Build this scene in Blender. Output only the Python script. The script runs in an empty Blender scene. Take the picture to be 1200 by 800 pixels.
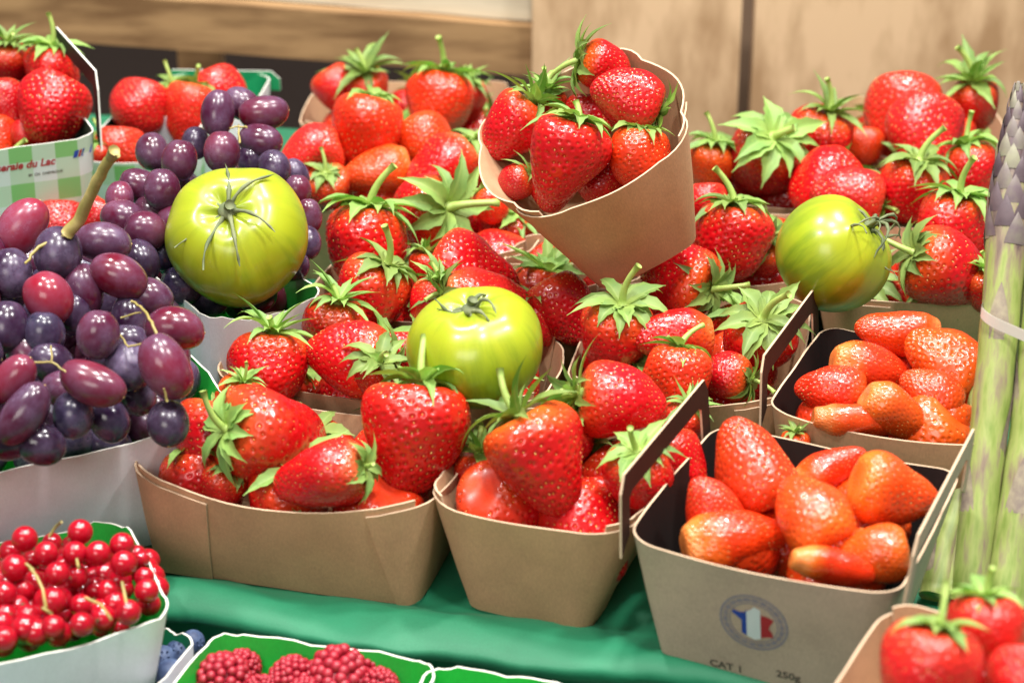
import bpy, math, random
import numpy as np
from mathutils import Vector, Matrix, noise
random.seed(7); RNG = np.random.default_rng(5)
C = bpy.context.scene.collection
S = 0.01                      # everything below is written in centimetres
PI = math.pi
# ------------------------------------------------------------------ camera
FPX = 2333.0; PITCH = math.radians(24.0); CZ = 45.5
RC = Matrix.Rotation(PI/2 - PITCH, 3, 'X')            # camera to world
def ray(px, py): return (RC @ Vector(((px-600)/FPX, -(py-400)/FPX, -1.0)))
def P(px, py, z):
    d = ray(px, py); t = (z-CZ)/d.z
    return Vector((0, 0, CZ)) + d*t
def PY(px, py, y):
    d = ray(px, py); return Vector((0, 0, CZ)) + d*(y/d.y)
def depth(p): return -(RC.transposed() @ (Vector(p)-Vector((0, 0, CZ)))).z
def proj(p):
    q = RC.transposed() @ (Vector(p)-Vector((0, 0, CZ)))
    return 600+FPX*q.x/-q.z, 400-FPX*q.y/-q.z
# ------------------------------------------------------------------ materials
def mat(name, color=(.5,.5,.5), rough=.5, **kw):
    m = bpy.data.materials.new(name); m.use_nodes = True
    b = m.node_tree.nodes['Principled BSDF']
    b.inputs['Base Color'].default_value = (*color, 1); b.inputs['Roughness'].default_value = rough
    for k, v in kw.items(): b.inputs[k.replace('_', ' ')].default_value = v
    return m, m.node_tree.nodes, m.node_tree.links, b
def nd(N, t, **kw):
    n = N.new(t)
    for k, v in kw.items(): setattr(n, k, v)
    return n
def ramp(N, stops):
    r = N.new('ShaderNodeValToRGB'); e = r.color_ramp.elements
    e[0].position, e[0].color = stops[0][0], (*stops[0][1], 1)
    e[1].position, e[1].color = stops[1][0], (*stops[1][1], 1)
    for p, c in stops[2:]:
        x = e.new(p); x.color = (*c, 1)
    return r
def noise_n(N, L, co, scale, detail=3, rough=.5):
    n = N.new('ShaderNodeTexNoise'); n.inputs['Scale'].default_value = scale
    n.inputs['Detail'].default_value = detail; n.inputs['Roughness'].default_value = rough
    if co: L.new(co, n.inputs['Vector'])
    return n
def mix(N, L, f, a, b, blend='MIX'):
    m = N.new('ShaderNodeMix'); m.data_type = 'RGBA'; m.blend_type = blend
    for sock, v in ((m.inputs[0], f), (m.inputs[6], a), (m.inputs[7], b)):
        if isinstance(v, (int, float)): sock.default_value = v
        elif isinstance(v, tuple): sock.default_value = (*v, 1) if len(v) == 3 else v
        else: L.new(v, sock)
    return m.outputs[2]
def bump(N, L, h, strength, dist, b):
    u = N.new('ShaderNodeBump'); u.inputs['Strength'].default_value = strength
    u.inputs['Distance'].default_value = dist; L.new(h, u.inputs['Height']); L.new(u.outputs[0], b.inputs['Normal'])
def mapr(N, L, v, a, b, c=0, d=1):
    m = N.new('ShaderNodeMapRange'); L.new(v, m.inputs[0])
    for i, x in enumerate((a, b, c, d)): m.inputs[i+1].default_value = x
    return m.outputs[0]
def math_n(N, L, op, a, b=None):
    m = N.new('ShaderNodeMath'); m.operation = op
    for i, v in enumerate((a, b)):
        if v is None: continue
        if isinstance(v, (int, float)): m.inputs[i].default_value = v
        else: L.new(v, m.inputs[i])
    return m.outputs[0]

def strawberry_mat():
    m, N, L, b = mat('strawberry_flesh', (.7, .02, .01), .24)
    tc = N.new('ShaderNodeTexCoord'); oi = N.new('ShaderNodeObjectInfo')
    n1 = noise_n(N, L, tc.outputs['Object'], 260, 3)
    n2 = noise_n(N, L, tc.outputs['Object'], 900, 2)
    sep = N.new('ShaderNodeSeparateXYZ'); L.new(tc.outputs['Object'], sep.inputs[0])
    z = math_n(N, L, 'MULTIPLY', sep.outputs['Z'], 100.0)
    zz = math_n(N, L, 'ADD', z, math_n(N, L, 'MULTIPLY', math_n(N, L, 'SUBTRACT', n1.outputs[0], .5), .35))
    sh = mapr(N, L, zz, .18, .56)
    sh = math_n(N, L, 'MULTIPLY', sh, oi.outputs['Alpha'])
    col = mix(N, L, mapr(N, L, n1.outputs[0], .35, .7), oi.outputs['Color'], mix(N, L, .35, oi.outputs['Color'], (.25, .0, .002)))
    col = mix(N, L, math_n(N, L, 'MINIMUM', sh, 1.0), col, (.80, .15, .012))
    col = mix(N, L, mapr(N, L, zz, .47, .66, 0, .22), col, (.80, .48, .16))
    L.new(col, b.inputs['Base Color'])
    b.inputs['Subsurface Weight'].default_value = .06
    b.inputs['Subsurface Radius'].default_value = (1.0, .18, .08); b.inputs['Subsurface Scale'].default_value = .004
    b.inputs['Specular IOR Level'].default_value = .5
    b.inputs['Coat Weight'].default_value = .25; b.inputs['Coat Roughness'].default_value = .1
    L.new(mapr(N, L, n2.outputs[0],   .3, .7, .23, .34), b.inputs['Roughness'])
    bump(N, L, n2.outputs[0], .06, .0002, b)
    return m
def seed_mat():
    m, N, L, b = mat('strawberry_seed', (.75, .42, .08), .35)
    oi = N.new('ShaderNodeObjectInfo'); g = N.new('ShaderNodeNewGeometry')
    col = ramp(N, [(0, (.40, .04, .01)), (.5, (.70, .24, .03)), (1, (.86, .58, .17))]); L.new(g.outputs['Random Per Island'], col.inputs[0])
    L.new(mix(N, L, .1, col.outputs[0], oi.outputs['Color']), b.inputs['Base Color'])
    return m
def leaf_mat(name, c1, c2, trans=.3):
    m, N, L, b = mat(name, c1, .55)
    tc = N.new('ShaderNodeTexCoord'); g = N.new('ShaderNodeNewGeometry'); oi = N.new('ShaderNodeObjectInfo')
    n = noise_n(N, L, tc.outputs['Object'], 500, 3)
    f = math_n(N, L, 'ADD', math_n(N, L, 'MULTIPLY', g.outputs['Random Per Island'], .6), math_n(N, L, 'MULTIPLY', n.outputs[0], .5))
    r = ramp(N, [(.1, c1), (.95, c2)]); L.new(f, r.inputs[0])
    col = mix(N, L, g.outputs['Backfacing'], r.outputs[0], mix(N, L, .3, r.outputs[0], (.42, .55, .22)))
    uv = N.new('ShaderNodeUVMap'); sp = N.new('ShaderNodeSeparateXYZ'); L.new(uv.outputs[0], sp.inputs[0])
    vein = mapr(N, L, math_n(N, L, 'ABSOLUTE', math_n(N, L, 'SUBTRACT', sp.outputs['X'], .5)), .0, .09, .35, 0)
    col = mix(N, L, vein, col, (.5, .62, .2))
    base = mapr(N, L, sp.outputs['Y'], .0, .4, .6, 0); col = mix(N, L, base, col, (.48, .58, .13))
    hue = N.new('ShaderNodeHueSaturation'); L.new(col, hue.inputs['Color'])
    L.new(mapr(N, L, oi.outputs['Random'], 0, 1, .8, 1.25), hue.inputs['Value']); L.new(mapr(N, L, oi.outputs['Random'], 0, 1, .49, .51), hue.inputs['Hue'])
    L.new(hue.outputs[0], b.inputs['Base Color'])
    t = N.new('ShaderNodeBsdfTranslucent'); L.new(hue.outputs[0], t.inputs[0])
    ms = N.new('ShaderNodeMixShader'); ms.inputs[0].default_value = trans
    L.new(b.outputs[0], ms.inputs[1]); L.new(t.outputs[0], ms.inputs[2]); L.new(ms.outputs[0], N['Material Output'].inputs[0])
    bump(N, L, n.outputs[0], .4, .0005, b)
    return m
def card_mat(name, c, dark=.75, rough=.85, spec=.3):
    m, N, L, b = mat(name, c, rough, Specular_IOR_Level=spec)
    tc = N.new('ShaderNodeTexCoord'); mp = N.new('ShaderNodeMapping'); mp.inputs['Scale'].default_value = (1, 1, .35)
    L.new(tc.outputs['Object'], mp.inputs[0])
    n = noise_n(N, L, mp.outputs[0], 1400, 4, .65); n2 = noise_n(N, L, tc.outputs['Object'], 40, 4, .6); n3 = noise_n(N, L, tc.outputs['Object'], 3500, 2)
    f = math_n(N, L, 'ADD', math_n(N, L, 'MULTIPLY', n.outputs[0], .55), math_n(N, L, 'MULTIPLY', n2.outputs[0], .45))
    lo = tuple(x*dark for x in c); hi = tuple(min(1, x*1.12) for x in c)
    r = ramp(N, [(.3, lo), (.68, hi)]); L.new(f, r.inputs[0]); L.new(r.outputs[0], b.inputs['Base Color'])
    h = math_n(N, L, 'ADD', n.outputs[0], n3.outputs[0]); bump(N, L, h, .25, .0003, b)
    return m
def grape_mat():
    m, N, L, b = mat('grape_skin', (.1, .01, .03), .3)
    tc = N.new('ShaderNodeTexCoord'); oi = N.new('ShaderNodeObjectInfo')
    off = N.new('ShaderNodeVectorMath'); off.operation = 'ADD'; L.new(tc.outputs['Object'], off.inputs[0]); L.new(oi.outputs['Random'], off.inputs[1])
    n = noise_n(N, L, off.outputs[0], 130, 4, .6); n2 = noise_n(N, L, off.outputs[0], 420, 4, .7); n3 = noise_n(N, L, off.outputs[0], 60, 2)
    body = mix(N, L, mapr(N, L, n3.outputs[0], .38, .66), oi.outputs['Color'], mix(N, L, .6, oi.outputs['Color'], (.03, .006, .03)))
    bl = math_n(N, L, 'MULTIPLY', mapr(N, L, n.outputs[0], .34, .66), mapr(N, L, n2.outputs[0], .25, .65, .35, 1))
    bl = math_n(N, L, 'MULTIPLY', bl, oi.outputs['Alpha'])
    L.new(mix(N, L, math_n(N, L, 'MULTIPLY', bl, .6), body, (.25, .19, .32)), b.inputs['Base Color'])
    L.new(mapr(N, L, bl, 0, .8, .17, .38), b.inputs['Roughness'])
    b.inputs['Subsurface Weight'].default_value = .15; b.inputs['Subsurface Radius'].default_value = (1, .2, .3); b.inputs['Subsurface Scale'].default_value = .004
    return m
def tomato_mat():
    m, N, L, b = mat('green_tomato_skin', (.5, .55, .03), .3, Coat_Weight=.15, Coat_Roughness=.12)
    tc = N.new('ShaderNodeTexCoord'); uv = N.new('ShaderNodeUVMap')
    mp = N.new('ShaderNodeMapping'); mp.inputs['Scale'].default_value = (10, .8, 1); L.new(uv.outputs[0], mp.inputs[0])
    st = noise_n(N, L, mp.outputs[0], 2.2, 4, .6)
    mp2 = N.new('ShaderNodeMapping'); mp2.inputs['Scale'].default_value = (5, 1.0, 1); L.new(uv.outputs[0], mp2.inputs[0])
    st2 = noise_n(N, L, mp2.outputs[0], 2.0, 3, .6)
    sp = N.new('ShaderNodeSeparateXYZ'); L.new(uv.outputs[0], sp.inputs[0])
    base = ramp(N, [(0, (.27, .35, .02)), (.25, (.36, .41, .016)), (.5, (.26, .35, .013)), (1, (.08, .17, .008))]); L.new(sp.outputs['Y'], base.inputs[0])
    band = math_n(N, L, 'MULTIPLY', mapr(N, L, st.outputs[0], .46, .58), mapr(N, L, sp.outputs['Y'], .3, .85, .25, 1))
    c = mix(N, L, math_n(N, L, 'MULTIPLY', band, .8), base.outputs[0], (.09, .18, .010))
    c = mix(N, L, mapr(N, L, st2.outputs[0], .45, .7, 0, .3), c, (.42, .40, .02))
    L.new(c, b.inputs['Base Color'])
    b.inputs['Subsurface Weight'].default_value = .2; b.inputs['Subsurface Radius'].default_value = (.6, .8, .1); b.inputs['Subsurface Scale'].default_value = .005
    n = noise_n(N, L, tc.outputs['Object'], 70, 2); bump(N, L, n.outputs[0], .12, .002, b)
    return m
def simple_noise_mat(name, c1, c2, scale, rough=.5, bs=.3, bd=.0005, **kw):
    m, N, L, b = mat(name, c1, rough, **kw)
    tc = N.new('ShaderNodeTexCoord'); n = noise_n(N, L, tc.outputs['Object'], scale, 4, .6)
    r = ramp(N, [(.3, c1), (.7, c2)]); L.new(n.outputs[0], r.inputs[0]); L.new(r.outputs[0], b.inputs['Base Color'])
    bump(N, L, n.outputs[0], bs, bd, b)
    return m
def wood_mat(name, c1, c2, sx=(6, 60, 60)):
    m, N, L, b = mat(name, c1, .8)
    tc = N.new('ShaderNodeTexCoord'); mp = N.new('ShaderNodeMapping'); mp.inputs['Scale'].default_value = sx; L.new(tc.outputs['Object'], mp.inputs[0])
    n = noise_n(N, L, mp.outputs[0], 1.0, 5, .6); n2 = noise_n(N, L, tc.outputs['Object'], 9, 3)
    f = math_n(N, L, 'ADD', math_n(N, L, 'MULTIPLY', n.outputs[0], .6), math_n(N, L, 'MULTIPLY', n2.outputs[0], .4))
    r = ramp(N, [(.41, c1), (.57, c2)]); L.new(f, r.inputs[0]); L.new(r.outputs[0], b.inputs['Base Color']); bump(N, L, n.outputs[0], .3, .002, b)
    return m
def cloth_mat(name, c1, c2):
    m, N, L, b = mat(name, c1, .6, Sheen_Weight=.05)
    tc = N.new('ShaderNodeTexCoord')
    n = noise_n(N, L, tc.outputs['Object'], 12, 4, .6); w = noise_n(N, L, tc.outputs['Object'], 1800, 2, .6)
    r = ramp(N, [(.35, c1), (.65, c2)]); L.new(n.outputs[0], r.inputs[0])
    L.new(mix(N, L, mapr(N, L, w.outputs[0], .35, .65, 0, .2), r.outputs[0], (.03, .28, .13)), b.inputs['Base Color'])
    bump(N, L, w.outputs[0], .3, .0004, b)
    return m
def print_mat():
    # white card printed with a pale green check
    m, N, L, b = mat('green_check_card', (.8, .8, .8), .6)
    uv = N.new('ShaderNodeUVMap'); sp = N.new('ShaderNodeSeparateXYZ'); L.new(uv.outputs[0], sp.inputs[0])
    def stripe(s, per, ph):
        v = math_n(N, L, 'FRACT', math_n(N, L, 'ADD', math_n(N, L, 'DIVIDE', s, per), ph)); return math_n(N, L, 'LESS_THAN', v, .5)
    a = stripe(sp.outputs['X'], 2.6, .1); c = stripe(sp.outputs['Y'], 2.6, .15)
    f = math_n(N, L, 'MULTIPLY', math_n(N, L, 'ADD', a, c), .5)
    r = ramp(N, [(0, (.66, .70, .68)), (.5, (.50, .62, .47)), (1, (.22, .48, .16))]); L.new(f, r.inputs[0]); L.new(r.outputs[0], b.inputs['Base Color'])
    return m
M = {}
M['berry'] = strawberry_mat(); M['seed'] = seed_mat()
M['leaf'] = leaf_mat('sepal_green', (.045, .17, .010), (.25, .43, .055))
M['stem'] = simple_noise_mat('stem_green', (.28, .42, .08), (.42, .52, .14), 300, .5)
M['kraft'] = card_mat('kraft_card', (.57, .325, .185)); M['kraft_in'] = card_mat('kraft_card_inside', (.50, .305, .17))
M['kraft_edge'] = card_mat('kraft_card_edge', (.62, .45, .30))
M['greige'] = card_mat('grey_kraft_card', (.55, .39, .30)); M['black_in'] = card_mat('black_card_inside', (.014, .011, .010), rough=.6, spec=.15)
M['brown_in'] = card_mat('dark_brown_card', (.045, .02, .014), rough=.6, spec=.15)
M['white'] = card_mat('white_card', (.80, .82, .87), .95, .5); M['green_in'] = card_mat('green_card_inside', (.02, .42, .05), .8, .4)
M['green_in2'] = card_mat('deep_green_card', (.01, .25, .09), .8, .4); M['dark_in'] = card_mat('dark_green_card', (.03, .05, .03), .8, .5)  # dark_in: very dark green lining of the printed punnets
M['white_edge'] = card_mat('white_card_edge', (.75, .73, .66), .9)
M['check'] = print_mat()
M['grape'] = grape_mat(); M['grape_stem'] = simple_noise_mat('grape_stem', (.26, .22, .05), (.46, .36, .13), 150, .5)
M['grape_scar'] = simple_noise_mat('grape_scar', (.42, .25, .10), (.55, .38, .16), 200, .7)
M['tomato'] = tomato_mat(); M['tom_calyx'] = simple_noise_mat('dry_tomato_calyx', (.07, .10, .04), (.22, .24, .12), 400, .8)
M['wood'] = wood_mat('warm_wood', (.17, .085, .03), (.36, .21, .09)); M['wood2'] = wood_mat('pale_wood_board', (.38, .225, .11), (.68, .46, .27), (24, 24, 7))
M['wood3'] = wood_mat('white_wood', (.50, .42, .30), (.62, .54, .40)); M['void'] = mat('crate_gap_shade', (.022, .012, .008), .9)[0]  # void: shade between the slats, put into a near-black colour
M['gap_shade'] = mat('board_gap_shade', (.16, .10, .06), .9)[0]  # brown that stands in for shade in the gap between boards
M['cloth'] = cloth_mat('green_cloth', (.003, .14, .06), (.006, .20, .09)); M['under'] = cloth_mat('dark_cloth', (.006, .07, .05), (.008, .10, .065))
M['currant'] = mat('redcurrant_skin', (.40, .004, .016), .12, Subsurface_Weight=.5, Subsurface_Scale=.004, Coat_Weight=.4)[0]
M['currant_end'] = mat('currant_dry_end', (.16, .08, .03), .8)[0]
M['rasp'] = simple_noise_mat('raspberry_skin', (.27, .006, .02), (.42, .015, .035), 500, .45, Subsurface_Weight=.3, Subsurface_Scale=.003)
M['blue'] = simple_noise_mat('blueberry_skin', (.02, .035, .10), (.10, .15, .28), 200, .6)
def asp_mat():
    m, N, L, b = mat('asparagus_skin', (.4, .45, .15), .5)
    tc = N.new('ShaderNodeTexCoord'); mp = N.new('ShaderNodeMapping'); mp.inputs['Scale'].default_value = (1, 1, .18); L.new(tc.outputs['Object'], mp.inputs[0])
    n = noise_n(N, L, mp.outputs[0], 190, 4, .6)
    uv = N.new('ShaderNodeUVMap'); sp = N.new('ShaderNodeSeparateXYZ'); L.new(uv.outputs[0], sp.inputs[0])
    r = ramp(N, [(.3, (.17, .25, .04)), (.46, (.30, .35, .10)), (.60, (.24, .18, .12)), (.74, (.10, .06, .065))])
    f = math_n(N, L, 'ADD', math_n(N, L, 'MULTIPLY', n.outputs[0], .9), mapr(N, L, sp.outputs['Y'], .55, .95, 0, .3))
    L.new(f, r.inputs[0]); L.new(r.outputs[0], b.inputs['Base Color']); bump(N, L, n.outputs[0], .3, .001, b)
    return m
M['asp'] = asp_mat(); M['scale'] = simple_noise_mat('asparagus_scale', (.12, .075, .085), (.34, .29, .19), 120, .6); M['tip'] = None
def tip_mat():
    m, N, L, b = mat('asparagus_tip', (.2, .15, .17), .6); g = N.new('ShaderNodeNewGeometry'); tc = N.new('ShaderNodeTexCoord'); n = noise_n(N, L, tc.outputs['Object'], 160, 3)
    r = ramp(N, [(.15, (.05, .03, .04)), (.5, (.14, .10, .11)), (.8, (.27, .26, .17))]); L.new(math_n(N, L, 'ADD', math_n(N, L, 'MULTIPLY', g.outputs['Random Per Island'], .6), math_n(N, L, 'MULTIPLY', n.outputs[0], .4)), r.inputs[0]); L.new(r.outputs[0], b.inputs['Base Color']); return m
M['tip'] = tip_mat()
M['band'] = mat('pale_rubber_band', (.82, .78, .70), .5)[0]
M['p_blue'] = mat('print_blue', (.02, .05, .34), .6)[0]; M['p_white'] = mat('print_white', (.72, .72, .74), .6)[0]
M['p_red'] = mat('print_red', (.42, .012, .02), .6)[0]; M['p_grey'] = mat('print_grey', (.10, .08, .06), .7)[0]
M['p_ring'] = simple_noise_mat('print_faded_lilac', (.20, .17, .25), (.34, .27, .27), 900, .7)
M['floor'] = simple_noise_mat('floor_dark', (.05, .04, .035), (.09, .07, .06), 8, .8)
# ------------------------------------------------------------------ mesh helpers
def mesh(name, verts, faces, mats, midx=None, uvs=None, smooth=True):
    me = bpy.data.meshes.new(name)
    me.from_pydata([tuple(c*S for c in v) for v in verts], [], [tuple(f) for f in faces])
    for m in (mats if isinstance(mats, (list, tuple)) else [mats]): me.materials.append(m)
    if midx is not None: me.polygons.foreach_set('material_index', list(midx))
    if uvs is not None:
        ul = me.uv_layers.new(name='UVMap'); vi = np.empty(len(me.loops), dtype=np.int32); me.loops.foreach_get('vertex_index', vi)
        ul.data.foreach_set('uv', np.asarray(uvs, dtype=np.float32)[vi].ravel())
    if smooth: me.polygons.foreach_set('use_smooth', [True]*len(me.polygons))
    me.update(); return me
def obj(name, me, parent=None, loc=None, rot=None, scale=None):
    o = bpy.data.objects.new(name, me); C.objects.link(o)
    if parent: o.parent = parent
    if loc is not None: o.location = Vector(loc)*S
    if rot is not None: o.rotation_euler = rot.to_euler() if isinstance(rot, Matrix) else rot
    if scale is not None: o.scale = scale
    return o
def thing(name, label, cat, loc, rot=None, scale=None, group=None):
    o = obj(name, None, None, loc, rot, scale); o.empty_display_size = .01
    o['label'] = label; o['category'] = cat
    if group: o['group'] = group
    return o
def tag(o, label, cat, group=None):
    o['label'] = label; o['category'] = cat
    if group: o['group'] = group
    return o
class MB:
    def __init__(s): s.v = []; s.f = []; s.m = []; s.uv = []
    def add(s, v, f, mi=0, uv=None):
        k = len(s.v); s.v += [tuple(x) for x in v]; s.f += [tuple(i+k for i in q) for q in f]; s.m += [mi]*len(f)
        s.uv += list(uv) if uv is not None else [(0, 0)]*len(v)
    def grid(s, rows, mi=0, uv=None, closed=False):
        n = len(rows[0]); v = [p for r in rows for p in r]; f = []
        for i in range(len(rows)-1):
            for j in range(n if closed else n-1):
                a = i*n+j; b_ = i*n+(j+1) % n; f.append((a, b_, b_+n, a+n))
        s.add(v, f, mi, uv)
    def tube(s, pts, rads, n=8, mi=0, cap=True):
        pts = [Vector(p) for p in pts]; rows = []; up = Vector((0.13, 0.2, 1)).normalized(); uv = []
        for i, p in enumerate(pts):
            t = (pts[min(i+1, len(pts)-1)]-pts[max(i-1, 0)]).normalized()
            a = t.cross(up); a = (a if a.length > .05 else t.cross(Vector((1, 0, 0)))).normalized(); b_ = t.cross(a)
            r = rads[i] if isinstance(rads, (list, tuple)) else rads
            rows.append([p+(a*math.cos(2*PI*k/n)+b_*math.sin(2*PI*k/n))*r for k in range(n)])
            uv += [(k/n, i/(len(pts)-1)) for k in range(n)]
        k0 = len(s.v); s.grid(rows, mi, uv, True)
        if cap:
            s.f.append(tuple(k0+j for j in range(n))); s.m.append(mi)
            s.f.append(tuple(k0+(len(pts)-1)*n+j for j in reversed(range(n)))); s.m.append(mi)
    def ball(s, c, r, nu=12, nv=8, mi=0, R=None):
        c = Vector(c); r = r if hasattr(r, '__len__') else (r, r, r); rows = []
        for i in range(nv+1):
            t = PI*i/nv; t = min(max(t, .02), PI-.02)
            row = []
            for j in range(nu):
                p = Vector((r[0]*math.sin(t)*math.cos(2*PI*j/nu), r[1]*math.sin(t)*math.sin(2*PI*j/nu), r[2]*math.cos(t)))
                row.append(c+(R @ p if R else p))
            rows.append(row)
        s.grid(rows[::-1], mi, None, True)
    def box(s, p0, p1, mi=0, R=None, c=(0, 0, 0)):
        x0, y0, z0 = p0; x1, y1, z1 = p1
        v = [Vector(q) for q in ((x0,y0,z0),(x1,y0,z0),(x1,y1,z0),(x0,y1,z0),(x0,y0,z1),(x1,y0,z1),(x1,y1,z1),(x0,y1,z1))]
        if R: v = [R @ q+Vector(c) for q in v]
        s.add(v, [(0,3,2,1),(4,5,6,7),(0,1,5,4),(1,2,6,5),(2,3,7,6),(3,0,4,7)], mi)
    def mesh(s, name, mats, smooth=True): return mesh(name, s.v, s.f, mats, s.m, s.uv, smooth)
# ------------------------------------------------------------------ strawberry meshes
GA = PI*(3-math.sqrt(5))
def fruit_mesh(seed, ratio, taper, tipw=0.0, nseed=330, dim=.019, lump=1.0, neck=0.0):
    rg = np.random.default_rng(seed)
    a2, a3, p2, p3 = rg.uniform(.02, .07)*lump, rg.uniform(.01, .04)*lump, rg.uniform(0, 6), rg.uniform(0, 6)
    bx, by = rg.uniform(-.07, .07, 2)*lump; lz = rg.uniform(0, 6)
    def surf(t, ph):
        ct, st = np.cos(t), np.sin(t)
        r = .5*st**.86*(1+taper*ct*.9-.10*taper*(1-ct*ct))
        r = r*(1-neck*np.exp(-((ct-.72)/.16)**2))
        r = r/(1+.06*taper)
        k = 1+a2*np.cos(2*ph+p2+ct)+a3*np.cos(3*ph+p3-2*ct)+.025*lump*np.sin(4*ct+lz+ph)
        r = r*k; zz = ratio/2*ct
        zz = zz-.10*np.exp(-(t/.42)**2)                              # hollow under the calyx
        x = r*np.cos(ph)*(1+tipw*np.clip(-ct, 0, 1)); y = r*np.sin(ph)*(1-tipw*.5*np.clip(-ct, 0, 1))
        q = (ct-.1)**2
        return np.stack([x+bx*q, y+by*q, zz], -1)
    NU, NV = 150, 100
    tv = np.linspace(.012, PI-.012, NV+1); ph = np.linspace(0, 2*PI, NU, endpoint=False)
    T, PH = np.meshgrid(tv, ph, indexing='ij'); V = surf(T, PH).reshape(-1, 3)
    e = 1e-3
    def normal(t, p):
        a = surf(t+e, p)-surf(t-e, p); b_ = surf(t, p+e)-surf(t, p-e)
        n = np.cross(a, b_); n /= np.linalg.norm(n, axis=-1, keepdims=True)+1e-12
        return n
    Nn = normal(T.ravel(), PH.ravel())
    if ((Nn*V).sum(1)).mean() < 0: Nn = -Nn; sg = -1
    else: sg = 1
    i = np.arange(nseed)+.5; cz = 1-2*i/nseed; ts = np.arccos(np.clip(cz, -1, 1))+rg.normal(0, .026, nseed); ps = i*GA+rg.normal(0, .035, nseed)
    ok = (ts > .42) & (ts < PI-.1); ts, ps = ts[ok], ps[ok]
    SP = surf(ts, ps); SN = normal(ts, ps)*sg
    D = np.full(len(V), 9.0)
    for s0 in range(0, len(V), 2000):
        d = np.linalg.norm(V[s0:s0+2000, None, :]-SP[None], axis=2); D[s0:s0+2000] = d.min(1)
    lo = np.array([noise.noise((x*3.1, y*3.1, z*3.1+seed)) for x, y, z in V])
    V = V-Nn*(dim*np.exp(-(D/.021)**2))[:, None]+Nn*(dim*.28*np.exp(-((D-.036)/.014)**2))[:, None]+Nn*(lo*.022)[:, None]
    mb = MB(); rows = V.reshape(NV+1, NU, 3)
    k0 = len(mb.v); mb.grid([list(map(tuple, r)) for r in rows], 0, None, True)
    mb.f = [f[::-1] for f in mb.f]
    # caps
    mb.f.append(tuple(range(NU))); mb.m.append(0); mb.f.append(tuple(NV*NU+j for j in reversed(range(NU)))); mb.m.append(0)
    for p, n, t, q in zip(SP, SN, ts, ps):
        p = Vector(p-n*dim*.75); n = Vector(n); m_ = Vector((surf(t+e, q)-surf(t-e, q))).normalized(); b_ = n.cross(m_)
        L_, W_, H_ = .0145*rg.uniform(.8, 1.2), .0085, .0075
        ring = [p+m_*L_*math.cos(a)+b_*W_*math.sin(a) for a in np.linspace(0, 2*PI, 7)[:-1]]
        ring2 = [p+n*H_*.8+m_*L_*.7*math.cos(a)+b_*W_*.7*math.sin(a) for a in np.linspace(0, 2*PI, 7)[:-1]]
        vv = ring+ring2+[p+n*H_*1.15]; ff = [(a, (a+1) % 6, 6+(a+1) % 6, 6+a) for a in range(6)]+[(6+a, 6+(a+1) % 6, 12) for a in range(6)]
        mb.add(vv, ff, 1)
    return mb.mesh('strawberry_fruit', [M['berry'], M['seed']])
FR = {}   # name -> (mesh, ratio)
for nm, sd, ra, tp, tw, lu, nk in (('round1', 1, 1.0, .12, .05, 1, 0), ('round2', 2, 1.06, .2, .0, 1.2, 0), ('cone1', 3, 1.2, .34, .0, 1, 0), ('cone2', 4, 1.16, .42, .12, 1.2, 0),
                       ('cone3', 5, 1.28, .38, .1, 1.0, 0), ('wedge', 6, 1.2, .15, .3, 1.6, 0), ('long1', 8, 1.5, .34, 0, 1, .08), ('long2', 9, 1.65, .3, 0, 1.3, .1), ('finger', 10, 2.2, .16, 0, 1.3, .12)):
    FR[nm] = (fruit_mesh(sd, ra, tp, tw, lump=lu, neck=nk, nseed=380 if ra < 1.4 else 430), ra)
def calyx_mesh(seed, n, L0, wid, lift, curl, messy=.25):
    rg = random.Random(seed); mb = MB()
    for k in range(n):
        outer = k % 2; az = 2*PI*k/n+rg.uniform(-.22, .22); L_ = L0*rg.uniform(.72, 1.15)*(1 if outer else .88); W_ = wid*1.05*rg.uniform(.75, 1.15)
        el = lift+rg.uniform(-messy, messy)+(0 if outer else .22); cu = curl+rg.uniform(-messy, messy)*1.2; tw = rg.uniform(-.35, .35); side = rg.uniform(-.35, .35)
        rows = []; uv = []; r_, z_ = .03, .0; ns = 9; azz = az; pos = Vector((math.cos(az)*.03, math.sin(az)*.03, 0))
        for i in range(ns+1):
            u = i/ns; w = W_*(math.sin(PI*min(1, u*.92+.12))**.75)*(1-u**3)+.003
            e_ = el-cu*u*1.35; azz = az+side*u
            d = Vector((math.cos(azz)*math.cos(e_), math.sin(azz)*math.cos(e_), math.sin(e_)))
            if i: pos = pos+d*(L_/ns)
            t = Vector((-math.sin(azz), math.cos(azz), 0)); nrm = d.cross(t) if d.cross(t).z > 0 else -d.cross(t)
            t = (t*math.cos(tw*u)+nrm*math.sin(tw*u))
            saw = 1+(.16 if i % 2 else -.08)*(u > .25)
            row = [pos+t*w*saw*c+nrm*(w*.45*abs(c)**1.4) for c in (-1, -.5, 0, .5, 1)]
            rows.append(row); uv += [((c+1)/2, u) for c in (-1, -.5, 0, .5, 1)]
        mb.grid(rows, 0, uv)
    mb.ball((0, 0, -.005), (.07, .07, .035), 10, 6, 0)
    return mb.mesh('calyx', M['leaf'])
CX = [calyx_mesh(1, 14, .50, .074, .35, .85, .35), calyx_mesh(2, 15, .50, .066, .55, 1.0, .4), calyx_mesh(3, 12, .45, .08, .2, .7, .3), calyx_mesh(4, 16, .54, .060, .75, .9, .5), calyx_mesh(5, 13, .50, .07, .1, .55, .35), calyx_mesh(6, 15, .56, .066, .6, .5, .55)]
def stem_mesh(seed, L_, bend):
    mb = MB(); pts = []; rad = []
    for i in range(8):
        u = i/7; pts.append((bend*u*u, bend*.4*u*u, L_*u)); rad.append(.028+.012*(1-u)**2+(.008 if i == 7 else 0))
    mb.tube(pts, rad, 8); return mb.mesh('stem', M['stem'])
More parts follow.
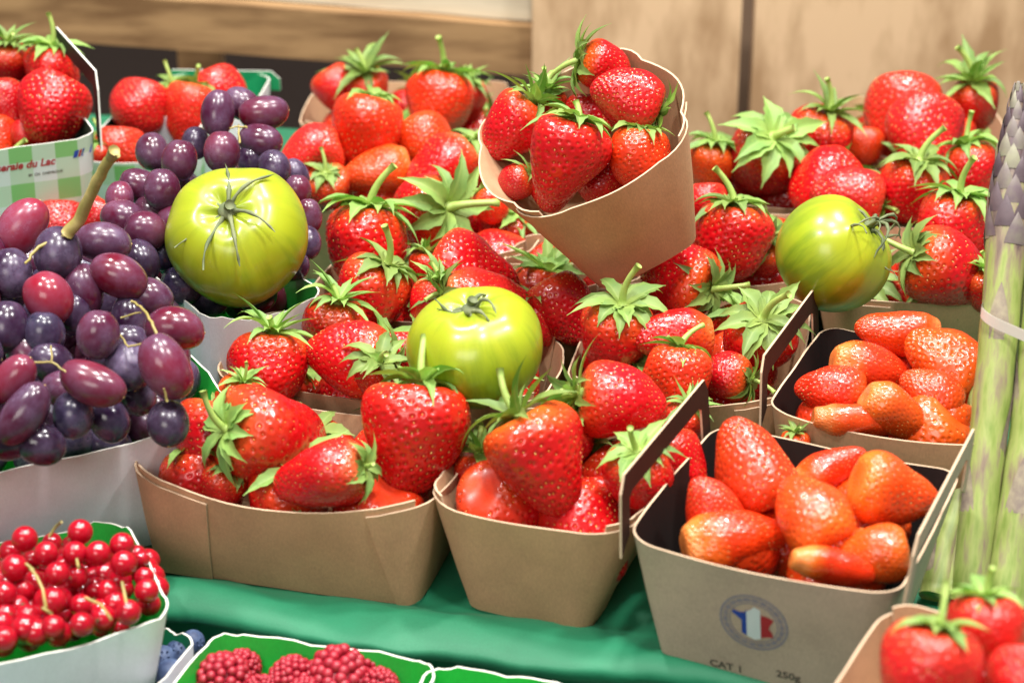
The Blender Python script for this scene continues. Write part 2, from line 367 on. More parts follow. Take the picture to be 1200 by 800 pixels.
SM = [stem_mesh(1, .26, .12), stem_mesh(2, .38, -.17), stem_mesh(3, .18, .06)]
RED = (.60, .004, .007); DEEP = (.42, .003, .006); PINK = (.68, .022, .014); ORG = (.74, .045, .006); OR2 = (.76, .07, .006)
def cam_axis(ang, tilt):
    """unit world vector: image angle ang (0 right, 90 down), tilt degrees towards the viewer"""
    a, t = math.radians(ang), math.radians(tilt)
    return RC @ Vector((math.cos(a)*math.cos(t), -math.sin(a)*math.cos(t), math.sin(t)))
nb = 0
def berry(px, py, z, w, kind, ang, tilt, label, tone=RED, sh=.35, cx=None, st=0, rl=1.0, group=None, cs=1.0, loc=None, roll=None):
    """strawberry seen at (px,py), its middle z cm above the cloth, w pixels wide; ang/tilt = where its tip points"""
    global nb; nb += 1; rg = random.Random(nb*13+1)
    p = Vector(loc) if loc is not None else P(px, py, z)
    W = w*depth(p)/FPX
    if cx is not None: tilt -= 10
    zax = -cam_axis(ang, tilt); ref = Vector((0, 0, 1)) if abs(zax.z) < .9 else Vector((1, 0, 0))
    x = ref.cross(zax).normalized(); y = zax.cross(x)
    R = Matrix((x, y, zax)).transposed() @ Matrix.Rotation(rg.uniform(0, 6.28) if roll is None else roll, 3, 'Z')
    t = thing('strawberry', label, 'strawberry', p, R, (W, W, W), group or 'strawberries heaped in the cardboard punnets')
    me, ra = FR[kind]
    f = obj('fruit', me, t, None, None, (1, 1, rl)); j = rg.uniform(.86, 1.08)
    f.color = (tone[0]*j, tone[1]*rg.uniform(.6, 1.4), tone[2]*rg.uniform(.7, 1.3), sh)
    if cx is not None:
        c = obj('calyx', CX[cx], t, (0, 0, ra*rl/2-.085), (rg.uniform(-.15, .15), rg.uniform(-.15, .15), rg.uniform(0, 6.28)), (cs*1.4,)*3)
        if st is not None: obj('stem', SM[st], c, (0, 0, .01), (rg.uniform(-.3, .3), rg.uniform(-.3, .3), rg.uniform(0, 6)))
    return t
# ------------------------------------------------------------------ punnets
def outline(L_, W_, r, bow, ns=10, nc=7):
    """rounded rectangle, starts mid back-left going counter-clockwise; returns points, side tag and arc position"""
    r = min(r, L_/2-.2, W_/2-.2); pts = []
    def corner(cx, cy, a0):
        for i in range(nc+1):
            a = a0+PI/2*i/nc; pts.append((cx+r*math.cos(a), cy+r*math.sin(a), 'c'))
    def side(a, b_, tg, bw):
        for i in range(1, ns):
            u = i/ns; q = 4*u*(1-u); x = a[0]+(b_[0]-a[0])*u; y = a[1]+(b_[1]-a[1])*u
            pts.append((x+bw[0]*q, y+bw[1]*q, tg))
    l, w = L_/2, W_/2
    corner(l-r, w-r, 0); side((l-r, w), (-l+r, w), 'back', (0, bow))
    corner(-l+r, w-r, PI/2); side((-l, w-r), (-l, -w+r), 'left', (-bow*.4, 0))
    corner(-l+r, -w+r, PI); side((-l+r, -w), (l-r, -w), 'front', (0, -bow))
    corner(l-r, -w+r, 1.5*PI); side((l, -w+r), (l, w-r), 'right', (bow*.4, 0))
    return pts
def rim_extent(cx, cy, z, L_, W_, r, bow, rot):
    c, s = math.cos(rot), math.sin(rot); X = []; Y = []
    for x, y, _ in outline(L_, W_, r, bow):
        q = proj((cx+x*c-y*s, cy+x*s+y*c, z)); X.append(q[0]); Y.append(q[1])
    return min(X), max(X), min(Y), max(Y)
def fit(x0, x1, y0, y1, rot, z, r, bow):
    a = P((x0+x1)/2, (y0+y1)/2, z); p = np.array([a.x, a.y, 13., 9.]); tgt = np.array([x0, x1, y0, y1])
    for it in range(25):
        f0 = np.array(rim_extent(p[0], p[1], z, p[2], p[3], r, bow, rot))-tgt
        if abs(f0).max() < .3: break
        J = np.zeros((4, 4))
        for k in range(4):
            q = p.copy(); q[k] += .05; J[:, k] = (np.array(rim_extent(q[0], q[1], z, q[2], q[3], r, bow, rot))-tgt-f0)/.05
        p = p-np.clip(np.linalg.lstsq(J, f0, rcond=None)[0], -3, 3); p[2] = max(p[2], 4.5); p[3] = max(p[3], 4)
    print('BOX', [round(v, 1) for v in p]); return p
TH = .09
def punnet(label, ext, rot, z0=0, h=5.5, style='kraft', group='cardboard fruit punnets', r=2.6, bow=.5, dip=.7, flare=.82, fw=None, rb=.28, wavy=0, handle=None, flap=True, R3=None, origin=None, LW=None, name='punnet', handle_h=3.0, cat='punnet', hm=None):
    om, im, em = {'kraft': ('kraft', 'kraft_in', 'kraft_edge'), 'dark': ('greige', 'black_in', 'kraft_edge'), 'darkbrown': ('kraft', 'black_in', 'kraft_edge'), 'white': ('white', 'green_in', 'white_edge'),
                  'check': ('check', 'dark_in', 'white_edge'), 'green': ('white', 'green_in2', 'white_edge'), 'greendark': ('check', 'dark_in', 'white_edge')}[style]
    mats = [M[om], M[im], M[em]]
    if R3 is None:
        rr = math.radians(rot); cx, cy, L_, W_ = fit(*ext, rr, z0+h, r, bow)
        t = thing(name, label, cat, (cx, cy, z0), (0, 0, rr), None, group)
    else:
        L_, W_ = LW; t = thing(name, label, cat, origin, R3, None, group)
    rs = random.Random(int(L_*100)); top = outline(L_, W_, r, bow); bot = outline(L_*flare, W_*(fw or flare), r*rb, bow*.2); n = len(top)
    c0 = rs.uniform(0, 9)
    def rimz(i):
        x, y, tg = top[i]; q = max(0, 1-(abs(x)/(L_/2-r*.5))**2) if tg in ('front', 'back', 'c') and abs(y) > W_/2-r*.9 else 0
        z = h-dip*q
        if wavy: z += wavy*math.sin(i*1.1+c0)+wavy*.6*math.sin(i*2.3)
        return z+.05*math.sin(i*.37+c0)
    arc = [0]
    for i in range(1, n+1): arc.append(arc[-1]+math.dist(top[i % n][:2], top[i-1][:2]))
    def col(i, off, zadd=0):
        i0 = i % n; x1, y1, _ = top[i0]; x0, y0, _ = bot[i0]; zt = rimz(i0)+zadd; out = []
        a = top[(i0+1) % n]; b_ = top[i0-1]; tx, ty = a[0]-b_[0], a[1]-b_[1]; l = math.hypot(tx, ty) or 1; nx, ny = ty/l, -tx/l
        for k in range(8):
            u = k/7*zt/h; bul = .12*math.sin(PI*k/7)
            wob = .05*noise.noise((x1*.5+c0, y1*.5, k*.4))
            out.append((x0+(x1-x0)*u+nx*(off+bul*.5+wob), y0+(y1-y0)*u+ny*(off+bul*.5+wob), k/7*zt))
        return out
    def shell(ia, ib, off, zadd=0):
        mb = MB(); O = []; I = []; uvO = []
        for i in range(ia, ib+1): O.append(col(i, off, zadd)); I.append(col(i, off-TH, zadd))
        nn = ib-ia+1
        uvO = [((arc[(ia+a) % n]+(arc[n] if ia+a >= n else 0)), k) for a in range(nn) for k in range(8)]
        mb.grid([c[::-1] for c in O], 0, [(u, v*h/7) for (u, v) in [(uvO[a*8+7-k]) for a in range(nn) for k in range(8)]])
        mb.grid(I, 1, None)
        mb.grid([[c[-1] for c in O], [c[-1] for c in I]][::-1], 2, None)
        for e_ in (0, -1): mb.grid([O[e_], I[e_]] if e_ == 0 else [I[e_], O[e_]], 2, None)
        mb.grid([[c[0] for c in O], [c[0] for c in I]], 2, None)
        return mb.mesh('panel', mats, True)
    # index ranges of the loop: corner(8) back(9) corner(8) left(9) corner(8) front(9) corner(8) right(9)
    nc1, ns1 = 8, 9; iB = 0; iL = nc1+ns1; iF = 2*(nc1+ns1); iR = 3*(nc1+ns1)
    obj('back_panel', shell(iB+3, iL+4, 0), t); obj('front_panel', shell(iF+3, iR+4, 0), t)
    e0 = 1 if flap else 3
    za = -.30 if flap else 0
    obj('end_panel', shell(iL+(0 if flap else 4), iF+(9 if flap else 3), TH*1.5 if flap else 0, za), t)
    obj('end_panel', shell(iR+(0 if flap else 4), n+(9 if flap else 3), TH*1.5 if flap else 0, za), t)
    mb = MB(); inn = [(p[0]*.985, p[1]*.985, .05) for p in bot]; mb.add(inn+[(p[0]*.985, p[1]*.985, .14) for p in bot],
        [tuple(reversed(range(n))), tuple(range(n, 2*n))]+[(i, (i+1) % n, n+(i+1) % n, n+i) for i in range(n)], 1)
    obj('base', mb.mesh('base', mats, False), t)
    if handle:
        for sgn in handle:
            w = W_/2-.15; hh = handle_h; sl = (1-flare)*L_/2/h
            prof = [(-w, -.9), (-w+.25, hh*.72), (-w+.7, hh), (w-.7, hh), (w-.25, hh*.72), (w, -.9)]
            inn = [(-w+1.0, -.3), (-w+1.15, hh*.5), (-w+1.5, hh-1.05), (w-1.5, hh-1.05), (w-1.15, hh*.5), (w-1.0, -.3)]
            mb = MB(); off = .16
            def pt(q, o): return (sgn*(L_/2+bow*.25*(1-(q[0]/w)**2)+q[1]*sl*.3+off+o), q[0], h+q[1]-.1)
            A = [pt(q, 0) for q in prof]; B = [pt(q, 0) for q in inn]; A2 = [pt(q, .1) for q in prof]; B2 = [pt(q, .1) for q in inn]; k = len(prof)
            fs = lambda a, b_, fl: [((i, i+1, k+i+1, k+i) if not fl else (k+i, k+i+1, i+1, i)) for i in range(k-1)]
            mb.add(A+B, fs(0, 0, sgn > 0), 1); mb.add(A2+B2, fs(0, 0, sgn < 0), 0); mb.add(A+A2, fs(0, 0, 0), 2); mb.add(B+B2, fs(0, 0, 1), 2)
            mb.add([A[0], B[0], B2[0], A2[0]], [(0, 1, 2, 3)], 2); mb.add([A[-1], B[-1], B2[-1], A2[-1]], [(0, 1, 2, 3)], 2)
            obj('handle', mb.mesh('handle', [mats[0], M[hm] if hm else mats[1], mats[2]], False), t)
    t['_dims'] = (L_, W_, h)
    info = (L_, W_); del t['_dims']
    return t, info
# ================================================================== THE STALL
G = 'small kraft card strawberry punnets'
kb = dict(style='kraft', group=G)
def shelf():
    # upper cloth: flat top, soft rolled front fold, drop, lower tier; strip runs along the stall edge
    e0 = P(190, 722, 0); e1 = P(545, 767, 0); u = (e1-e0); u.z = 0; u.normalize(); v = Vector((-u.y, u.x, 0))
    prof = [(66, -6), (66, -.3), (65.6, 0), (50, 0), (30, 0), (14, 0), (9, 0), (7, 0), (6, 0), (5.2, 0), (4.5, .02), (4, .04), (3.5, .08), (2.8, .22), (2.2, .36), (1.6, .46), (1.0, .45), (.5, .34), (.15, .12), (.0, -.15), (.15, -.45), (.7, -.8), (1.5, -1.2), (1.9, -2.5), (2, -4.4)]
    def sheet(pr, s0, s1, n, amp):
        rows = []
        for i in range(n+1):
            s = s0+(s1-s0)*i/n; row = []
            for k, (d, z) in enumerate(pr):
                w = amp(d); nz = noise.noise((s*.16, d*.35, 3.1))+.3*noise.noise((s*.6+d*.8, d*.9, 1.1)); n2 = noise.noise((s*.06, d*.7, 8.3))
                q = e0+u*s+v*(d+(.5*nz if d < 4 else 0)); row.append((q.x, q.y, z+w*(nz*.5+n2*.6)))
            rows.append(row)
        return rows
    mb = MB(); mb.grid(sheet(prof, -60, 110, 260, lambda d: .75 if 0.1 < d < 4.6 else (.25 if d < 7 else 0.0))); 
    o = obj('table_cloth', mb.mesh('table_cloth', M['cloth'])); o['kind'] = 'structure'
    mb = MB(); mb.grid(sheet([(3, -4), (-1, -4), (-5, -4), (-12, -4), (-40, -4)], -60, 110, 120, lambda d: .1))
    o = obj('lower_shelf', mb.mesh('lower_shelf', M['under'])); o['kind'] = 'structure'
    mb = MB(); mb.box((-400, -200, -92), (400, 600, -90)); o = obj('floor', mb.mesh('floor', M['floor'], False)); o['kind'] = 'structure'
shelf()
# ---- punnets: label, rim extents in the photo (xmin,xmax,yback,yfront), rotation, options
PN = [
 ('kraft punnet in the front row, wide curved front, holding four large strawberries', (160, 548, 459, 594), -15, dict(h=5.3, dip=.6, flare=.88, fw=.74, **kb)),
 ('kraft punnet in the middle of the front row, its flat end facing the camera', (509, 800, 472, 618), 69, dict(h=5.5, dip=.3, r=2.2, bow=.35, flare=.80, fw=.60, **kb)),
 ('kraft punnet partly under the striped green tomato in the second row', (256, 660, 362, 466), -10, dict(h=5.2, dip=.5, **kb)),
 ('kraft punnet behind the middle green tomato', (358, 700, 292, 386), -10, dict(h=5.2, dip=.5, **kb)),
 ('kraft punnet with starry green tops just left of the black-lined punnets', (668, 948, 330, 470), -14, dict(h=5.3, dip=.5, r=2.3, **kb)),
 ('kraft punnet wedged under the lower left of the tilted punnet', (455, 640, 222, 296), -8, dict(h=5.2, dip=.4, r=2.2, **kb)),
 ('kraft punnet right of the grapes, heaped with pale orange-red berries', (305, 512, 158, 240), -6, dict(h=5.4, dip=.4, r=2.2, **kb)),
 ('rearmost kraft punnet left of the tilted one, its back panel standing up', (352, 602, 90, 152), -4, dict(h=5.4, dip=.3, r=2.2, **kb)),
 ('kraft punnet hidden behind the foot of the tilted punnet', (592, 760, 272, 330), -10, dict(h=5.2, dip=.4, r=2.2, **kb)),
 ('kraft punnet between the tilted punnet and the right green tomato', (748, 965, 240, 330), -8, dict(h=5.2, dip=.4, r=2.2, **kb)),
 ('kraft punnet behind the right green tomato, a wide open starry calyx at its left', (800, 1030, 160, 238), -6, dict(h=5.2, dip=.4, r=2.2, **kb)),
 ('rearmost kraft punnet at the right, heaped with pinkish berries', (985, 1190, 110, 188), -4, dict(h=5.4, dip=.3, r=2.2, **kb)),
 ('kraft punnet at the right, third from the back, half hidden by asparagus', (1010, 1205, 178, 256), -6, dict(h=5.2, dip=.4, r=2.2, **kb)),
 ('kraft punnet right of the right green tomato with a plain straight front panel', (950, 1250, 262, 356), -4, dict(h=5.3, dip=.1, r=1.6, bow=.1, **kb)),
]
PBOX = []
for lb, ex, ro, kw in PN: PBOX.append((lb, *punnet(lb, ex, ro, **kw), kw))
DB = []
DB.append(('', *punnet('grey-brown punnet with a round tricolour emblem and strap handles', (742, 1122, 500, 694), -24, h=6.2, dip=.25, r=1.3, bow=.15, flare=.76, style='dark', handle=(-1, 1), handle_h=2.5, group='black-lined punnets with strap handles', flap=False, hm='brown_in'), {}))
BX = bpy.context.scene.collection.objects[-1].parent
DB.append(('', *punnet('black-lined punnet of orange berries standing behind the one with the emblem', (903, 1200, 385, 522), -23, h=6.2, dip=.25, r=1.3, bow=.15, flare=.76, style='darkbrown', handle=(-1,), handle_h=2.4, group='black-lined punnets with strap handles', flap=False, hm='brown_in'), {}))
punnet('large white punnet holding the front bunch of dark grapes', (-190, 272, 372, 566), 29, h=6.3, dip=.3, r=1.5, bow=.3, style='white', wavy=.06, flare=.8, group='white card punnets with green lining', flap=False)
punnet('white punnet of grapes beneath the left green tomato', (118, 374, 236, 372), 30, h=7.4, dip=.3, r=1.5, bow=.2, style='white', wavy=.06, flare=.8, group='white card punnets with green lining', flap=False)
punnet('white punnet with bright green lining full of redcurrants', (-200, 198, 611, 800), 24, z0=-4, h=7.2, dip=.2, r=1.6, bow=.2, style='white', wavy=.07, flare=.72, group='white card punnets with green lining', flap=False)
gp = dict(z0=-4, h=4.9, dip=.1, r=1.2, bow=.1, style='white', wavy=.06, flare=.85, flap=False, group='white card punnets with green lining')
def gbox(label, c0, u_len, v_len, rot, **kw):
    """box given by its back-left rim corner pixel"""
    z = kw['z0']+kw['h']; a = P(*c0, z); r_ = math.radians(rot); ux = Vector((math.cos(r_), math.sin(r_), 0)); vy = Vector((-math.sin(r_), math.cos(r_), 0))
    c = a+ux*u_len/2-vy*v_len/2; k = dict(kw); return punnet(label, None, 0, R3=Matrix.Rotation(r_, 3, 'Z'), origin=(c.x, c.y, k['z0']), LW=(u_len, v_len), **k)
gbox('green-lined punnet of raspberries below the green cloth edge', (254, 736), 9.8, 11, -15, **gp)
gbox('green-lined punnet at the bottom edge, right of the raspberries', (503, 776), 7.5, 11, -15, **gp)
gbox('green-lined punnet of blueberries between redcurrants and raspberries', (150, 726), 3.6, 9, -20, **dict(gp, h=4.2, style='green'))
gbox('kraft punnet cropped at the bottom right corner, nearest the camera', (1040, 700), 12.5, 11, -26, z0=1.5, h=5.5, dip=.3, r=1.5, style='kraft', bow=.2, group=G)
# back left, stacked boxes
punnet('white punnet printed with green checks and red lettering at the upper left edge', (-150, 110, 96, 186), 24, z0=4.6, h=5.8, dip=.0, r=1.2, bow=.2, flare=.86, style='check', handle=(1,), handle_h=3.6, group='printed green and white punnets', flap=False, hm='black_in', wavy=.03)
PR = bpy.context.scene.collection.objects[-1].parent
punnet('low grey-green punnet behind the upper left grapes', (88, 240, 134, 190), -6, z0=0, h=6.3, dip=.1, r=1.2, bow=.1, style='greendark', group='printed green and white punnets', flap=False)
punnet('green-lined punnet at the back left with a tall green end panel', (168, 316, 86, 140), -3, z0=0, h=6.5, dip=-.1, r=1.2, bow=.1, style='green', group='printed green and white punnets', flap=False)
mb = MB(); a0 = P(243, 112, 6.5); pr = [(-3.9, -1), (-3.9, -.1), (-3.5, .35), (3.4, .35), (4.0, -.2), (4.0, -1)]; bt = bpy.context.scene.collection.objects[-1].parent
aa = max(v.co.y for c in bt.children for v in c.data.vertices)/S; n = len(pr)
xc = 0.0
mb.add([(x+xc, aa-.2, 6.4+z) for x, z in pr]+[(x+xc, aa-.08, 6.4+z) for x, z in pr], [tuple(range(n)), tuple(n+i for i in reversed(range(n)))], 0); mb.add([(x+xc, aa-.2, 6.4+z) for x, z in pr]+[(x+xc, aa-.08, 6.4+z) for x, z in pr], [(i, (i+1) % n, n+(i+1) % n, n+i) for i in range(n)], 1)
obj('tall_panel', mb.mesh('tall_panel', [M['green_in2'], M['white_edge']], False), bt)
# the tilted punnet, propped on its neighbours
def tilted():
    up = RC @ Vector((-math.sin(math.radians(29))*math.cos(math.radians(40)), math.cos(math.radians(29))*math.cos(math.radians(40)), math.sin(math.radians(40)))); up.normalize()
    rt = RC @ Vector((math.cos(math.radians(18)), math.sin(math.radians(18)), 0)); rt = (rt-up*rt.dot(up)).normalized(); fw = up.cross(rt)
    R = Matrix((rt, fw, up)).transposed() @ Matrix.Rotation(math.radians(96), 3, 'Z'); d = 98.0
    rc = ray(678, 150); c = Vector((0, 0, CZ))+rc*d; h = 6.6
    o = c-up*h
    return punnet('kraft punnet tipped towards the viewer on top of the heap', None, 0, R3=R, origin=o, LW=(10.1, 9.3), h=h, dip=.2, r=2.3, bow=.9, flare=.80, fw=.56, group=G), c, R
_, TC, TR = tilted()
# ---- printing on the emblem punnet
def on_panel(parent, L_, W_, h, flare, u, v, off=.06):
    """point on the outer front panel: u across from its middle, v up from the base"""
    y = -(W_*flare/2+(W_-W_*flare)/2*v/h)
    q = max(0, 1-(u/(L_/2-1.3))**2); bow = .15*(.35+.65*v/h)*q+.06*math.sin(PI*v/h)
    return (u, y-bow-off, v)
def print_poly(parent, name, dims, pts, m, off):
    L_, W_, h, fl = dims; n = len(pts); mb = MB()
    cx = sum(p[0] for p in pts)/n; cy = sum(p[1] for p in pts)/n
    mb.add([on_panel(parent, *dims, *p, off) for p in pts]+[on_panel(parent, *dims, cx, cy, off)], [(i, (i+1) % n, n) for i in range(n)])
    return obj(name, mb.mesh(name, M[m], False), parent)
def text_on(parent, name, s, size, m, fn, shear=0, bold=0):
    cu = bpy.data.curves.new('txt', 'FONT'); cu.body = s; cu.size = size; cu.shear = shear; cu.offset = bold; cu.resolution_u = 3
    o = bpy.data.objects.new('txt', cu); C.objects.link(o); dg = bpy.context.evaluated_depsgraph_get(); me = bpy.data.meshes.new_from_object(o.evaluated_get(dg))
    vs = [fn(v.co.x, v.co.y) for v in me.vertices]; fs = [tuple(p.vertices) for p in me.polygons]
    bpy.data.objects.remove(o); bpy.data.meshes.remove(me)
    mb = MB(); mb.add(vs, fs); return obj(name, mb.mesh(name, M[m], False), parent)
def dims_of(box):
    xs = [v.co for c in box.children if c.name.startswith(('front', 'end')) for v in c.data.vertices]
    return (max(v.x for v in xs)-min(v.x for v in xs))/S-.3, 0
def local_at(box, px, py, guess_y):
    """local (u, v) on the front panel seen at a pixel"""
    mw = Matrix.Translation(box.location) @ box.rotation_euler.to_matrix().to_4x4(); inv = mw.inverted()
    o = inv @ (Vector((0, 0, CZ))*S); d = inv.to_3x3() @ ray(px, py); 
    yb, yt, h = guess_y
    t = (yb*S-o.y)/d.y
    for _ in range(12):
        v = (o+d*t).z/S; y = yb+(yt-yb)*v/h; t = (y*S-o.y)/d.y
    q = o+d*t; return q.x/S, q.z/S
def panel_y(box, h):
    vs = [v.co/S for c in box.children if c.name.startswith('front') for v in c.data.vertices]
    zt = max(v.z for v in vs); yt = min(v.y for v in vs if v.z > zt-1.0); yb = min(v.y for v in vs if v.z < .1)
    return yb, yt, zt
from mathutils.bvhtree import BVHTree
def caster(box):
    vs = []; fs = []
    for c in box.children:
        if c.name.startswith(('front_panel', 'end_panel')):
            k = len(vs); vs += [v.co/S for v in c.data.vertices]; fs += [tuple(i+k for i in p.vertices) for p in c.data.polygons]
    bv = BVHTree.FromPolygons(vs, fs)
    def f(u, v, off):
        h = bv.ray_cast(Vector((u, -30, v)), Vector((0, 1, 0))); y = h[0].y if h[0] else 0
        return (u, y-off, v)
    return f
def dense(pts, k=5):
    return [(a[0]+(b_[0]-a[0])*i/k, a[1]+(b_[1]-a[1])*i/k) for a, b_ in zip(pts, pts[1:]+pts[:1]) for i in range(k)]
def emblem():
    yb, yt, h = panel_y(BX, 6.2)
    ca = caster(BX)
    def pt(u, v, off=.06): return ca(u, v, off-.015)
    u0, v0 = local_at(BX, 884, 728, (yb, yt, h)); Rr = 1.42
    mb = MB(); n = 48
    mb.grid([[pt(u0+Rr*math.cos(2*PI*i/n), v0+Rr*math.sin(2*PI*i/n), .03) for i in range(n+1)], [pt(u0+Rr*.93*math.cos(2*PI*i/n), v0+Rr*.93*math.sin(2*PI*i/n), .03) for i in range(n+1)]])
    mb.grid([[pt(u0+Rr*.72*math.cos(2*PI*i/n), v0+Rr*.72*math.sin(2*PI*i/n), .03) for i in range(n+1)], [pt(u0+Rr*.68*math.cos(2*PI*i/n), v0+Rr*.68*math.sin(2*PI*i/n), .03) for i in range(n+1)]])
    for i in range(60):    # worn ring lettering, only tick marks are legible
        a = 2*PI*i/60; w_ = .035+.02*math.sin(i*2.3)
        q = [(.76, -w_), (.76, w_), (.89, w_), (.89, -w_)]
        mb.add([pt(u0+Rr*(r_*math.cos(a)-t_*math.sin(a)), v0+Rr*(r_*math.sin(a)+t_*math.cos(a)), .03) for r_, t_ in q], [(0, 1, 2, 3)])
    e = obj('round_emblem', mb.mesh('round_emblem', M['p_ring'], False), BX)
    k = Rr*.62
    def poly(name, pts, m, off):
        cx = sum(p[0] for p in pts)/len(pts); cy = sum(p[1] for p in pts)/len(pts); mb = MB(); n = len(pts)
        d_ = dense(pts); n = len(d_); rows = [[pt(u0+k*(cx+(x-cx)*g_), v0+k*(cy+(y-cy)*g_), off) for x, y in d_] for g_ in (1, .66, .33, .02)]; mb.grid(rows, 0, None, True); obj(name, mb.mesh(name, M[m], False), e)
    poly('blue_field', [(-.40, .45), (-.38, .55), (-.62, .50), (-.95, .55), (-1.0, .38), (-.78, .22), (-.55, .05), (-.5, -.25), (-.56, -.72), (-.33, -.82), (-.30, .75), (-.33, .5)][::-1], 'p_blue', .05)
    poly('white_field', [(-.32, .62), (-.10, .80), (.05, .98), (.33, .86), (.33, -.86), (.05, -.98), (-.32, -.84)][::-1], 'p_white', .06)
    poly('red_field', [(.33, .55), (.60, .55), (.95, .40), (.78, .05), (.70, -.15), (.86, -.40), (.92, -.62), (.60, -.70), (.33, -.80)][::-1], 'p_red', .05)
    for s, px, py, sz in (('CAT 1', 832, 778, .52), ('250g', 910, 791, .52)):
        a, b_ = local_at(BX, px, py, (yb, yt, h)); text_on(BX, 'printed_lettering', s, sz, 'p_grey', lambda x, y: pt(a+x, b_+y, .05), bold=.012)
emblem()
def lettering():
    yb, yt, h = panel_y(PR, 5.8)
    ca = caster(PR)
    def pt(u, v, off=.06): return ca(u, v, off)
    a, b_ = local_at(PR, 66, 193, (yb, yt, h))
    text_on(PR, 'printed_lettering', 'iseraie du Lac', .62, 'p_red', lambda x, y: pt(a+x-3.5, b_+y+.05, .03), shear=.25, bold=.018)
    a2, b2 = local_at(PR, 40, 203, (yb, yt, h))
    text_on(PR, 'printed_lettering', '89  CH  CHEVROUX', .22, 'p_grey', lambda x, y: pt(a+x-1.6, b_+y-.5, .03), bold=.006)
    mb = MB(); a3, b3 = local_at(PR, 86, 186, (yb, yt, h))
    for j, (c, x0, x1) in enumerate((('p_blue', 0, .25), ('p_red', .3, .42), ('p_blue', .47, 1.1))):
        m_ = MB(); m_.add([pt(a3+x0+y*.3, b3+y+x0*.12, .03+.01*j) for x0, y in ((x0, 0), (x1, 0), (x1, .42), (x0, .42))], [(0, 1, 2, 3)]); obj('printed_mark', m_.mesh('printed_mark', M[c], False), PR)
lettering()
# ================================================================== STRAWBERRIES
b = berry
# top-left printed punnet
g1 = 'strawberries in the printed punnet at the upper left'
b(62,127,11.0,84,'round2',110,10,'big rounded strawberry at the front right of the printed green and white punnet',RED,.1,None,group=g1)
b(60,82,11.6,66,'round1',95,-5,'strawberry with an upright stalk at the top of the printed punnet',RED,.2,0,1,group=g1)
b(8,78,11.4,56,'cone1',100,-20,'strawberry with a pale open calyx at the very left edge of the photo',DEEP,.3,3,0,group=g1)
b(8,122,10.8,52,'cone1',70,10,'dark red strawberry at the left edge below the pale calyx',DEEP,.1,None,group=g1)
b(2,166,9.0,54,'cone2',60,10,'orange-red strawberry cut by the left edge behind the red lettering',ORG,.2,None,group=g1)
b(30,157,9.6,36,'round1',90,20,'small strawberry between two larger ones in the printed punnet',RED,.1,None,group=g1)
b(62,172,8.6,52,'round1',90,0,'strawberry showing only a low sliver above the printed rim',RED,.1,None,group=g1)
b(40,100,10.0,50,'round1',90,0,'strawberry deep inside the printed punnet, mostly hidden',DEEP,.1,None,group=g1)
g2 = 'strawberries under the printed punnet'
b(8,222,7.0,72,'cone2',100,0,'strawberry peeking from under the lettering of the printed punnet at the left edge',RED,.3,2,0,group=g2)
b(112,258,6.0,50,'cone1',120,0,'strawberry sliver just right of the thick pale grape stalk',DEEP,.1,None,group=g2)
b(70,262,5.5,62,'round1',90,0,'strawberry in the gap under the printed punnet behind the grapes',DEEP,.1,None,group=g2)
g3 = 'strawberries in the two punnets at the back left'
b(165,126,7.0,70,'round1',100,10,'pale red strawberry left of the green end panel at the back left',PINK,.1,None,group=g3)
b(222,133,6.6,66,'cone1',100,10,'pale red strawberry under a thick stalk before the green end panel',PINK,.3,2,1,cs=.8,group=g3)
b(257,110,7.2,66,'round2',70,0,'strawberry in front of the green end panel, right of a calyx',PINK,.1,None,group=g3)
b(205,122,6.4,48,'cone1',90,-20,'small strawberry whose green top lies before the green end panel',PINK,.3,2,1,group=g3)
b(140,178,6.0,66,'round1',95,0,'strawberry in the low grey-green punnet above the grapes',PINK,.1,None,group=g3)
b(118,190,5.6,49,'cone1',90,-10,'strawberry with a thin upright stalk left in the low grey-green punnet',RED,.3,2,1,group=g3)
# rearmost kraft punnet
g4 = 'strawberries in the rearmost kraft punnet left of centre'
b(397,106,6.8,53,'cone1',60,0,'strawberry tucked in the left corner of the rearmost kraft punnet',RED,.3,None,group=g4)
b(428,110,6.6,55,'cone1',90,-25,'strawberry under a spiky pale calyx at the back left of centre',RED,.4,3,0,cs=1.25,group=g4)
b(514,121,7.2,78,'round2',100,12,'plump strawberry under an upright stalk in the rearmost kraft punnet',ORG,.1,0,1,group=g4)
b(548,118,6.6,45,'cone1',90,-15,'dark strawberry squeezed right of the plump one with the upright stalk',RED,.3,5,0,cs=1.0,group=g4)
b(480,128,5.4,49,'round1',90,0,'strawberry low in the rearmost kraft punnet, mostly hidden',RED,.1,None,group=g4)
# heap right of the grapes
g5 = 'strawberries in the punnets right of the grapes'
b(427,155,8.2,85,'cone2',105,5,'big strawberry standing on end at the top of the heap right of the grapes',ORG,.2,2,None,cs=.8,group=g5)
b(366,178,7.6,66,'wedge',165,5,'wide strawberry lying beside the uppermost grapes',PINK,.2,None,group=g5)
b(443,202,6.6,59,'long1',165,10,'orange-red strawberry pointing left at the front of the heap by the grapes',ORG,.5,None,group=g5)
b(498,165,7.4,70,'round1',60,10,'rounded orange strawberry left of the tilted punnet rim',ORG,.3,None,group=g5)
b(383,226,5.6,59,'cone1',90,-35,'strawberry just right of the left tomato with a flat green calyx and stalk',RED,.6,2,1,cs=.85,group=g5)
b(514,200,7.0,70,'long1',140,10,'strawberry between the orange one and the big starry calyx',RED,.2,None,group=g5)
b(500,247,7.2,87,'round2',175,-38,'strawberry with a big drooping calyx at its right, left of the tilted punnet',RED,.7,1,1,cs=1.15,group=g5)
b(552,195,6.8,61,'cone1',100,-10,'dark strawberry in the shade under the left rim of the tilted punnet',DEEP,.3,1,None,group=g5)
